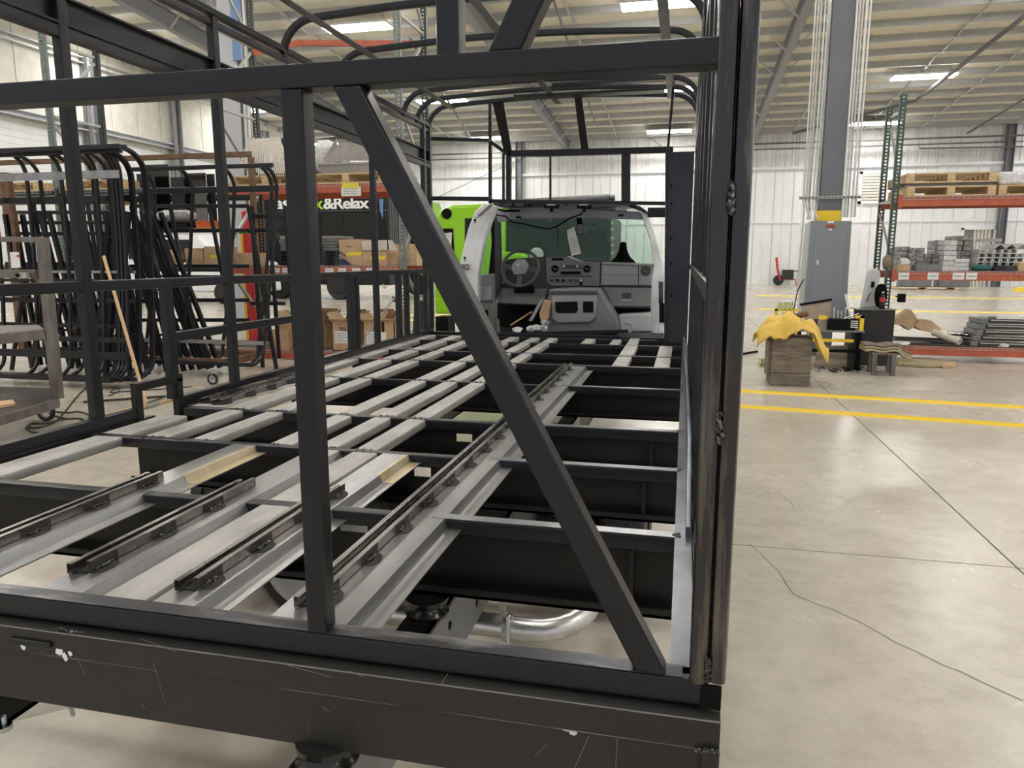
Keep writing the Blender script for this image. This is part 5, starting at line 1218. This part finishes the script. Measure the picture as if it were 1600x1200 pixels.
for i in range(4):
    for j in range(3): c = W(530+i*3+(j % 2)*1.5-.5, 392+j*4+i*2.2, YS+.046); mb.prism([c+Vector((0, 0, .018)), c+Vector((.012, 0, 0)), c-Vector((0, 0, .018)), c-Vector((.012, 0, 0))], (0, .003, 0))
mb.build('navy_print', 'navy', t)
t = bx(566, 604, 390, YS+.05, 'open carton with pale folded flaps in the middle of the rack shelf')
MB().prism([W(565, 376, YS+.03), W(604, 375, YS+.03), W(605, 391, YS+.03), W(566, 391, YS+.03)], (0, .012, 0)).build('flap', 'cardpale', t); MB().prism([W(606, 375, YS+.0), W(613, 376, YS-.02), W(621, 391, YS-.02), W(608, 391, YS+.0)], (0, .012, 0)).build('flap', 'cardpale', t)
bx(605, 618, 395, YS+.12, 'plain carton behind the rack upright on the middle shelf', tape=False)
bx(632, 651, 394, YS+.2, 'carton with open torn top right of the rack upright', tape=False)
bx(613, 640, 381, YS+.6, 'carton at the back of the rack shelf behind the upright', tape=False)
# grey plates stacked
for st_, (p0, p1, n, top, lb_) in enumerate(((437, 456, 8, 368, 'left'), (503, 528, 10, 368, 'right'))):
    a, b = W(p0, top, YS+.1), W(p1, top, YS+.1); h = (a.z-z)/n
    for i in range(n):
        m = 'hopper' if i == n-1 else 'greyplate' if i > n*.4 else 'blkgloss'
        o = bevel(B((a.x+random.uniform(-.02, .02), YS+.1, z+i*h), (b.x+random.uniform(-.02, .01), YS+.6, z+(i+1)*h-.006), 'flat_panel', m), .004); tag(o, 'flat grey panel in the %s hand stack beside the cartons, %s' % (lb_, ORD[n-1-i]), 'panel', 'flat panels, %s stack' % lb_)
# left bays of the middle shelf
z = ZS[1]+.007
def lb2(p0, p1, pt, y, label, **k): return bx(p0, p1, pt, y, label, **k)
bx(318, 345, 385, YS+.15, 'carton with yellow tape and white label seen through the far roof frame')
bx(288, 316, 388, YS+.3, 'wide low carton left of the taped one', tape=False)
bx(366, 392, 395, YS+.25, 'carton behind the brown cart post', tape=False)
o = MB().lathe(W(247, 402, YS+.1), (1, 0, 0), [(0, 0), (.11, 0), (.12, .01), (.12, .36), (0, .36)], 18).build('paper_roll', 'card'); tag(o, 'brown paper roll lying on the middle shelf behind the frames', 'roll')
lump(270, 385, YS+.35, .19, (1.3, .9, .7), 'rust', 'brown_bag', 'dark brown bag on the middle shelf behind the frames', 'bag', 3, .1, z)
lump(276, 338, YS+.3, .2, (1.6, 1, .5), 'shrink', 'wrapped_bundle', 'clear wrapped bundle above the middle shelf at left', 'bundle', 4, .2)
for i, (p0, p1, pt, pb, lb_) in enumerate(((306, 341, 345, 356, 'orange plastic bin seen through the far roof frame'), (149, 167, 306, 313, 'orange plastic bin behind the near roof frame'), (100, 107, 303, 312, 'small red bin behind the near roof frame'))):
    a, b = W(p0, pt, YS+.05), W(p1, pb, YS+.05)
    o = bevel(MB().prism([(a.x-.02, YS+.05, a.z), (b.x+.02, YS+.05, a.z), (b.x, YS+.05, b.z), (a.x, YS+.05, b.z)], (0, .3, 0)).build('plastic_bin', 'pinkfoam'), .008); tag(o, lb_, 'bin')
    q = B((a.x-.1, YS, b.z-.04), (b.x+.1, YS+.6, b.z), 'bin_shelf', 'wood' if i else 'wood'); tag(q, ('pale wooden shelf board under the orange bin', 'pale wooden shelf board under the bin behind the near frame', 'short wooden board under the small red bin')[i], 'shelf board')
# bottom shelf cartons
z = ZS[0]+.007
for k, (p0, p1, pt, tx, lb_) in enumerate(((518, 552, 503, 'TCI', 'open carton printed TCI with shipping label, left on the rack bottom shelf'), (567, 597, 503, 'TCI', 'open carton printed TCI, middle of the rack bottom shelf'), (599, 616, 503, None, 'open plain carton at the right of the rack bottom shelf'))):
    a, b = W(p0, pt, YS+.05), W(p1, pt, YS+.05); box(a.x, b.x, YS+.05, YS+.5, z, a.z, lb_, tape=(k == 0), text_=tx, flaps=True)
a, b = W(440, 500, YS+.2), W(509, 500, YS+.2)
box(a.x, b.x, YS+.1, YS+.6, z, a.z+.0, 'long carton behind the rear post on the rack bottom shelf', tape=False, flaps=True)
o = B((W(425, 570, YS+.02).x, YS+.02, z), (W(448, 500, YS).x, YS+.4, z+.3), 'cardboard_box', 'card'); tag(o, 'brown box behind the far roof frame foot on the bottom shelf', 'box')
# red and yellow cabinet
a, b = W(372, 330, YS+2.2), W(396, 520, YS+2.2)
t = thing('red_machine', ((a.x+b.x)/2, YS+2.4, 0), 'red and yellow machine standing behind the brown cart post', 'machine')
xm = W(383, 400, YS+2.2).x
bevel(B((a.x, YS+2.2, .0), (xm, YS+2.6, a.z-.3), 'yellow_side', 'yellow', t), .02); bevel(B((xm, YS+2.15, 0), (b.x+.1, YS+2.6, a.z), 'red_side', 'red', t), .02)
# white van seen through the frames
t = thing('white_van', (W(230, 420, 22).x, 23, 0), 'white van parked beyond the storage rack, seen through the frames', 'van')
a, b = W(180, 378, 22), W(372, 440, 22)
bevel(MB().prism([(a.x, 22, .4), (a.x, 22, 2.2), (a.x+.5, 22, 2.5), (a.x+3, 22, 2.5), (a.x+4, 22, 1.6), (a.x+5, 22, 1.4), (a.x+5.1, 22, .4)], (0, 2, 0)).build('body', 'white', t), .08, 3)
bevel(B((a.x+.5, 21.97, 1.5), (a.x+1.6, 22.0, 2.15), 'window', 'glassdark', t), .02); bevel(B((a.x+1.8, 21.97, 1.5), (a.x+2.9, 22.0, 2.15), 'window', 'glassdark', t), .02)
for x in (a.x+1, a.x+4.1): MB().lathe((x, 21.96, .38), (0, 1, 0), [(0, 0), (.2, 0), (.36, 0), (.38, .03), (.38, .25), (0, .25)], 20).build('wheel', 'rubber', t)

# ================================================================== ROOF FRAMES ON EDGE
def roof_frame(xr0, xl0, y0, z_top, z_bot, depth, ylow, label, bows, strapz, nested=1, R=.22):
    """curved roof assembly stored on edge: C-shaped bows opening towards the bus, joined by long tubes"""
    t = thing('roof_frame', ((xr0+xl0)/2, y0+.3, 0), label, 'roof frame', 'roof frames stored on edge')
    bar = MB().beam((xl0, y0, z_top), (xr0+.03, y0, z_top), .045, .05).build('edge_tube', 'black', t)
    for bx_ in bows:
        # leaning: the foot stands ylow off the top
        y1 = y0+depth
        p = [(bx_, y0, z_top-.005)]+[(bx_, y0+R*math.sin(a)+.02, z_top-R*(1-math.cos(a))) for a in [math.radians(d) for d in range(10, 91, 10)]]
        p = [(bx_, y0+.02+(depth-.02)*math.sin(a), z_top-R*1.2*(1-math.cos(a))) for a in [math.radians(d) for d in range(0, 91, 10)]]
        n = 6; zt_, zb_ = p[-1][2], z_bot+R
        for i in range(1, n): u = i/n; p.append((bx_+(ylow)*u, y0+depth+.04*math.sin(math.pi*u), zt_+(zb_-zt_)*u))
        q = [(bx_+ylow, y0+.02+(depth-.02)*math.cos(a), zb_-R*math.sin(a)) for a in [math.radians(d) for d in range(0, 91, 15)]]
        MB().sweep(p+q, rrect(.036, .036, .006), (1, 0, 0)).build('bow', 'black', t)
    xa2, xb2 = xl0, max(bows)+.02
    MB().beam((xl0+ylow, y0, z_bot+.01), (xb2+ylow, y0, z_bot+.01), .05, .05).build('edge_tube', 'black', t)
    for zz, hh, m in strapz:
        u = (z_top-.2-zz)/(z_top-z_bot-.4); yy = y0+depth-.03 if .02 < u < .98 else y0+depth*.6
        B((xl0+ylow*u, yy-.006, zz-hh/2), (xb2+ylow*u, yy, zz+hh/2), 'strap', m, t)
    return t
ya = 7.15
xA = [W(px, 300, ya+.3).x for px in (44, 98, 152)]
zta = W(120, 231, ya).z
ends = [W(px, 300, ya+.3).x for px in (178, 184, 190, 196, 202)]
roof_frame(W(183, 225, ya).x, -9.2, ya, zta, .10, .30, -.12, 'near black roof frame standing on edge, bright strap across its top', xA[:]+[ends[0], ends[1], ends[2], xA[0]-.5, xA[0]-1.0], [(W(100, 275, ya+.3).z, .09, 'ground'), (.55, .06, 'black'), (1.25, .035, 'black'), (.36, .09, 'black')])
roof_frame(W(185, 225, ya+.09).x, -9.2, ya+.09, zta-.03, .10, .34, -.10, 'second black roof frame nested behind the near one', [x+.06 for x in xA]+[ends[2]+.02, ends[3]], [(2.2, .07, 'black'), (.7, .05, 'black'), (1.35, .03, 'ground')])
roof_frame(W(188, 225, ya+.2).x+.04, -9.2, ya+.2, zta+.02, .09, .36, -.10, 'third black roof frame at the back of the near group', [xA[1]+.2, ends[4], ends[4]+.03], [(1.0, .05, 'black')])
yb_ = 8.3
xB = [W(px, 300, yb_+.3).x for px in (242, 301, 367)]
zb2 = W(300, 262, yb_).z
roof_frame(W(423, 262, yb_).x, W(205, 262, yb_).x, yb_, zb2, .16, .30, -.32, 'far black roof frame standing on edge on the brown cart', xB+[W(425, 300, yb_+.3).x, W(433, 300, yb_+.3).x], [(W(300, 298, yb_+.3).z, .075, 'black'), (1.28, .03, 'black'), (.42, .05, 'hopper')], R=.2)
# leaning ladder-like side frames
def ladder(p0, p1, wdt, n, label, y, m='black', tb=.05, cross=None):
    t = thing('side_frame', (p1[0], y+.2, 0), label, 'side frame', 'leaning side frames')
    a, b = Vector(p0), Vector(p1); e = Vector((wdt, 0, 0))
    MB().beam(a, b, tb, tb, (0, 1, 0)).build('rail', m, t); MB().beam(a+e, b+e, tb, tb, (0, 1, 0)).build('rail', m, t)
    for i in range(n+1):
        c = a.lerp(b, i/n); MB().beam(c+Vector((tb*.3, 0, 0)), c+e-Vector((tb*.3, 0, 0)), .04, .04).build('rung', m, t)
    return t
Y1 = 8.0
def wz(px, py, y, z=None):
    p = W(px, py, y); 
    if z is not None: p.z = z
    return p
# long dark leaning frames seen between the roof frames
lean = [(208, 330, 300, 570, 8.6, .0, 'black side frame tube bundle leaning right, foremost'), (225, 332, 318, 565, 8.75, 0, 'black side frame tube bundle leaning right, behind the foremost'), (196, 345, 262, 590, 8.35, 0, 'black side frame leaning beside the wooden stick'),
        (150, 332, 205, 592, 8.0, 0, 'black tube bundle behind the near frame bows, left of the stick'), (98, 325, 160, 590, 8.5, 0, 'black tube bundle leaning behind the bus wall post'),
        (48, 330, 112, 585, 8.3, 0, 'black tube bundle behind the work cart post'), (8, 335, 52, 585, 8.45, 0, 'black tube bundle at the left edge behind the work cart'), (172, 330, 152, 592, 7.85, 0, 'upright black tube bundle behind the near frame end')]
for i, (px, py, qx, qy, y, z, lb_) in enumerate(lean):
    a, b = W(px, py, y), W(qx, qy, y); b.z = .03; t = thing('leaning_frame', (b.x, b.y, 0), lb_, 'frame', 'leaning tube frames')
    for k in range(3):
        o_ = Vector((.09*k, .05*k, 0)); MB().beam(a+o_, b+o_, .05, .06, (0, 1, 0)).build('tube', 'black', t)
    for u in (.15, .45, .75): c = a.lerp(b, u); MB().beam(c, c+Vector((.2, .1, 0)), .03, .03).build('rung', 'black', t)
# window-frame like lattices further back
def lattice(px0, px1, py0, py1, y, slant, nv, hz, label):
    t = thing('window_frame_section', (W((px0+px1)/2, py1, y).x, y, 0), label, 'frame section', 'black window frame sections')
    for h in hz: MB().beam(W(px0, h, y), W(px1, h, y), .05, .05).build('rail', 'black', t)
    for i in range(nv+1):
        px = px0+(px1-px0)*i/nv; a, b = W(px, py0, y), W(px+slant, py1, y)
        if i in (0, nv): b.z = 0
        MB().beam(a, b, .045, .04, (0, 1, 0)).build('mullion', 'black', t)
    return t
lattice(205, 388, 322, 540, 9.05, 42, 3, (322, 360, 416, 469, 500), 'black lattice frame section leaning behind the far roof frame')
lattice(10, 178, 316, 560, 8.9, 40, 4, (316, 332, 348, 365, 412, 417, 470), 'black lattice frame section leaning behind the near roof frames')
lattice(40, 165, 420, 575, 8.2, -22, 4, (470, 545), 'lower black lattice section between the near roof frames')
lattice(392, 445, 322, 560, 9.2, 18, 2, (338, 360, 474), 'narrow black lattice section left of the rear post')
o = MB().prism([W(205, 330, 8.9), W(165, 335, 8.9), W(150, 590, 8.9), W(165, 600, 8.9)], (0, .02, 0)).build('steel_sheet', 'cabinet')
o = tag(o, 'dark flat panel leaning behind the wooden stick', 'panel')
# rusty cart frame
yr = 9.25
rc_ = thing('rusty_cart', (W(300, 560, yr).x, yr, 0), 'rust brown steel cart frame behind the far roof frame', 'cart')
a, b = W(-60, 252, yr), W(392, 244, yr); b.z = a.z = W(300, 244, yr).z
MB().beam(a, b, .06, .07).build('top_bar', 'rust', rc_)
p = W(392, 246, yr); q = W(408, 570, yr)
MB().beam((p.x, yr, p.z), (p.x, yr, .16), .07, .07, (0, 1, 0)).build('post', 'rust', rc_)
MB().beam((p.x-.02, yr, .17), (W(225, 565, yr).x, yr, .17), .07, .09).build('base_rail', 'rust', rc_)
MB().beam((p.x-.02, yr-.8, .17), (W(225, 565, yr).x, yr-.8, .17), .07, .09).build('base_rail', 'rust', rc_)
MB().beam((p.x-.02, yr-.8, .17), (p.x-.02, yr, .17), .07, .09).build('base_rail', 'rust', rc_)
p2 = W(8, 270, yr-.6); MB().beam((p2.x, yr-.6, p2.z), (p2.x, yr-.6, .16), .14, .1, (0, 1, 0)).build('post', 'rust', rc_)
MB().beam((W(18, 300, yr-.8).x, yr-.8, W(18, 330, yr-.8).z), (W(40, 560, yr-.8).x, yr-.8, .17), .07, .07, (0, 1, 0)).build('post', 'rust', rc_)
def caster(c, par, r=.06):
    mb = MB().lathe(c+Vector((0, -.018, 0)), (0, 1, 0), [(r*.7, 0), (r*.95, 0), (r, .006), (r, .03), (r*.95, .036), (r*.7, .036)], 24, False); w_ = mb.build('caster_wheel', 'rubber', par)
    mb = MB().lathe(c+Vector((0, -.012, 0)), (0, 1, 0), [(r*.62, 0), (r*.75, 0), (r*.75, .024), (r*.62, .024), (r*.62, 0)], 24, False).lathe(c+Vector((0, -.02, 0)), (0, 1, 0), [(0, 0), (r*.22, 0), (r*.22, .04), (0, .04)], 12)
    for k in range(5):
        a = 2*math.pi*k/5; mb.beam(c, c+Vector((math.cos(a)*r*.7, 0, math.sin(a)*r*.7)), .012, .012)
    mb.build('caster_hub', 'chrome', w_)
    MB().beam(c+Vector((.0, .03, 0)), c+Vector((.03, .03, r*1.5)), .006, .035, (0, 1, 0)).beam(c+Vector((.0, -.03, 0)), c+Vector((.03, -.03, r*1.5)), .006, .035, (0, 1, 0)).box(tuple(c+Vector((-.01, -.035, r*1.45))), tuple(c+Vector((.07, .035, r*1.6)))).build('caster_fork', 'chrome', par)
c = G(333, 601); caster(Vector((c.x, c.y, .068)), rc_, .068)
c = G(365, 570); caster(Vector((c.x, c.y, .06)), rc_, .06)

# wooden stick leaning
o = MB().beam(W(162, 400, 6.6), wz(221, 600, 6.35, .25), .035, .02, (0, 1, 0)).build('wooden_stick', 'stick')
a, b = W(162, 400, 6.9), G(229, 632, .005)
o.data.clear_geometry(); m2 = MB().beam(a, b, .03, .02, (0, 1, 0)); o.data.from_pydata(m2.v, [], m2.f); o.data.update(); tag(o, 'long bare wooden stick leaning against the black roof frames', 'stick')
# foreground work cart
yc0 = 5.3
wc = thing('work_cart', (-5.6, 5.3, 0), 'brushed steel work cart with shelves and a mesh bottom tray at the left edge', 'cart')
def cb_(p, q, w_, h_, name, up=(0, 0, 1), m='cart', y=yc0, y2=None): return MB().beam(W(*p, y), W(*q, y if y2 is None else y2), w_, h_, up).build(name, m, wc)
cb_((66, 372), (90, 622), .085, .07, 'post', (0, 1, 0))
cb_((72, 375), (-60, 373), .05, .045, 'top_bar'); cb_((60, 428), (-60, 428), .06, .07, 'shelf_beam')
cb_((-40, 373), (-10, 640), .08, .07, 'post', (0, 1, 0))
MB().prism([W(72, 518, yc0), W(-60, 532, yc0-.25), W(-60, 512, yc0+.3), W(60, 510, yc0+.35)], (0, 0, .015)).build('shelf', 'cart', wc)
MB().beam(W(72, 522, yc0-.02), W(-60, 536, yc0-.27), .05, .09).build('shelf_edge', 'cart', wc)
MB().prism([W(60, 524, yc0+.01), W(74, 545, yc0+.01), W(74, 524, yc0+.01)], (0, .05, 0)).prism([W(50, 432, yc0+.01), W(62, 446, yc0+.01), W(62, 432, yc0+.01)], (0, .05, 0)).build('gusset', 'cart', wc)
B(tuple(W(-10, 528, yc0-.14)), tuple(W(15, 518, yc0-.10)), 'label_plate', 'galv', wc)
zt_ = .30
a1, a2, a3, a4 = G(88, 625, zt_), G(-60, 668, zt_), G(-60, 602, zt_), G(76, 606, zt_)
MB().beam(a1-Vector((0, 0, .03)), a2-Vector((0, 0, .03)), .05, .075).beam(a4-Vector((0, 0, .03)), a3-Vector((0, 0, .03)), .05, .05).beam(a1-Vector((0, 0, .03)), a4-Vector((0, 0, .03)), .05, .05).build('tray_frame', 'cart', wc)
mb = MB(); n = 26
for i in range(n):
    u = i/n; mb.beam(a1.lerp(a4, u), a2.lerp(a3, u), .004, .006)
for i in range(60):
    u = i/60; mb.beam(a1.lerp(a2, u), a4.lerp(a3, u), .006, .005)
o = mb.build('mesh_tray', 'mesh', wc, 0); o['kind'] = 'stuff'
c = G(73, 658); caster(Vector((c.x, c.y, .10)), wc, .098)
MB().beam(Vector((c.x, c.y, .2)), Vector((c.x, c.y, .27)), .05, .05, (0, 1, 0)).build('caster_stem', 'chrome', wc)
t_ = tag(cp([(15, 394), (29, 394), (32, 418), (18, 419)], yc0-.05, .004, 'paper_tag', 'paper', None), 'white printed paper tag on the work cart shelf', 'paper')
MB().lathe(W(28, 400, yc0-.055), (0, -1, 0), [(0, .0), (.012, 0), (.012, .001), (0, .001)], 12).build('red_stamp', 'red', t_)
o = MB().beam(W(30, 431, yc0-.08), W(43, 430, yc0-.08), .03, .05).build('shelf_clip', 'galv', wc); MB().lathe(W(28, 430, yc0-.1), (0, -1, 0), [(.018, 0), (.018, .01), (.01, .012), (0, .012)], 10).build('shelf_bolt', 'blk', wc)
o = MB().prism([G(-40, 634, zt_+.01), G(20, 628, zt_+.01), G(24, 633, zt_+.01), G(-40, 645, zt_+.01)], (0, 0, .02)).build('wood_offcut', 'stick'); tag(o, 'wood offcut lying on the mesh tray of the work cart', 'wood')
# cables on the floor
def cable(pts, r, label, name='cable'):
    P = [G(a, b, r) for a, b in pts]; out = []
    for i in range(len(P)-1):
        p0, p1, p2, p3 = P[max(i-1, 0)], P[i], P[i+1], P[min(i+2, len(P)-1)]
        for k in range(5):
            t = k/5; out.append(.5*((2*p1)+(p2-p0)*t+(2*p0-5*p1+4*p2-p3)*t*t+(3*p1-p0-3*p2+p3)*t**3))
    out.append(P[-1]); o = MB().pipe(out, r, 6).build(name, 'cable'); return tag(o, label, 'cable')
cable([(137, 603), (120, 620), (100, 645), (85, 660), (60, 668), (45, 668), (50, 675), (80, 677), (110, 672), (135, 660), (138, 648), (120, 643), (105, 645), (75, 642), (85, 650), (110, 655)], .008, 'looped black cable on the floor beside the work cart wheel')
cable([(40, 670), (50, 662), (70, 662), (100, 655), (130, 655), (118, 665)], .008, 'thin black cable coil nearest the bus sill at left')
cable([(170, 618), (185, 612), (184, 606), (172, 613), (190, 612), (225, 610), (300, 604)], .006, 'thin looped black cable on the floor behind the wooden stick')
o = MB().beam(G(130, 628, .015), G(262, 619, .015), .02, .02).build('black_rod', 'cable'); tag(o, 'straight black rod lying on the floor beyond the bus sill', 'rod')
o = MB().beam(G(170, 650, .02), G(275, 620, .02), .09, .03).build('timber_plank', 'stick'); tag(o, 'pale timber plank lying on the floor beside the bus side sill', 'plank')
o = MB().beam(G(228, 634, .03), G(262, 622, .03), .05, .05).build('zinc_block', 'zinc'); tag(o, 'small bright zinc block on the timber plank', 'block')
# left column behind the rack
c1, c2 = W(345, 120, 14.5), W(372, 120, 14.5)
lc = thing('steel_column', ((c1.x+c2.x)/2, 14.8, 0), 'light grey building column behind the storage rack with blue wrap', 'column')
B((c1.x, 14.5, 0), (c2.x, 14.52, 10.5), 'flange', 'collight', lc); B((c1.x, 14.9, 0), (c2.x, 14.92, 10.5), 'flange', 'collight', lc); B((c2.x-.02, 14.52, 0), (c2.x, 14.9, 10.5), 'web', 'colgrey', lc)
B((W(361, 30, 14.45).x, 14.44, W(361, 95, 14.45).z), (W(374, 30, 14.45).x, 14.49, 7), 'blue_wrap', 'bluewrap', lc)
for px in (384, 378): MB().pipe([(W(px, 100, 14.6).x, 14.6, 0), (W(px, 100, 14.6).x, 14.6, 10.4)], .03, 8).build('conduit', 'conduit', lc)
# white lamp post with head between the boxes and the green bus
t = thing('stand_lamp', tuple(G(612, 575)), 'thin slanted metal stand with a white head leaning between cartons and bus', 'stand')
MB().pipe([W(618, 463, 9.6), W(572, 525, 9.6), (W(560, 540, 9.6).x, 9.6, .0)], .012, 6).build('rod', 'chrome', t); bevel(B(tuple(W(620, 455, 9.6)), tuple(W(627, 472, 9.65)), 'head', 'paper', t)); bevel(B(tuple(W(612, 463, 9.6)), tuple(W(620, 472, 9.65)), 'motor', 'pipe', t))
o = MB().prism([W(648, 470, 8.6), W(668, 470, 8.6), (W(676, 540, 8.6).x, 8.6, 0), (W(638, 540, 8.6).x, 8.6, 0)], (0, .03, 0)).build('black_board', 'cabinet'); tag(o, 'dark tapered board standing beyond the left side wall of the bus', 'board')
o = bevel(MB().box((W(680, 495, 9.0).x, 9, 0), (W(700, 495, 9.0).x, 9.3, W(680, 495, 9).z)).build('black_box', 'blk')); tag(o, 'small black box beyond the front left corner of the bus floor', 'box')
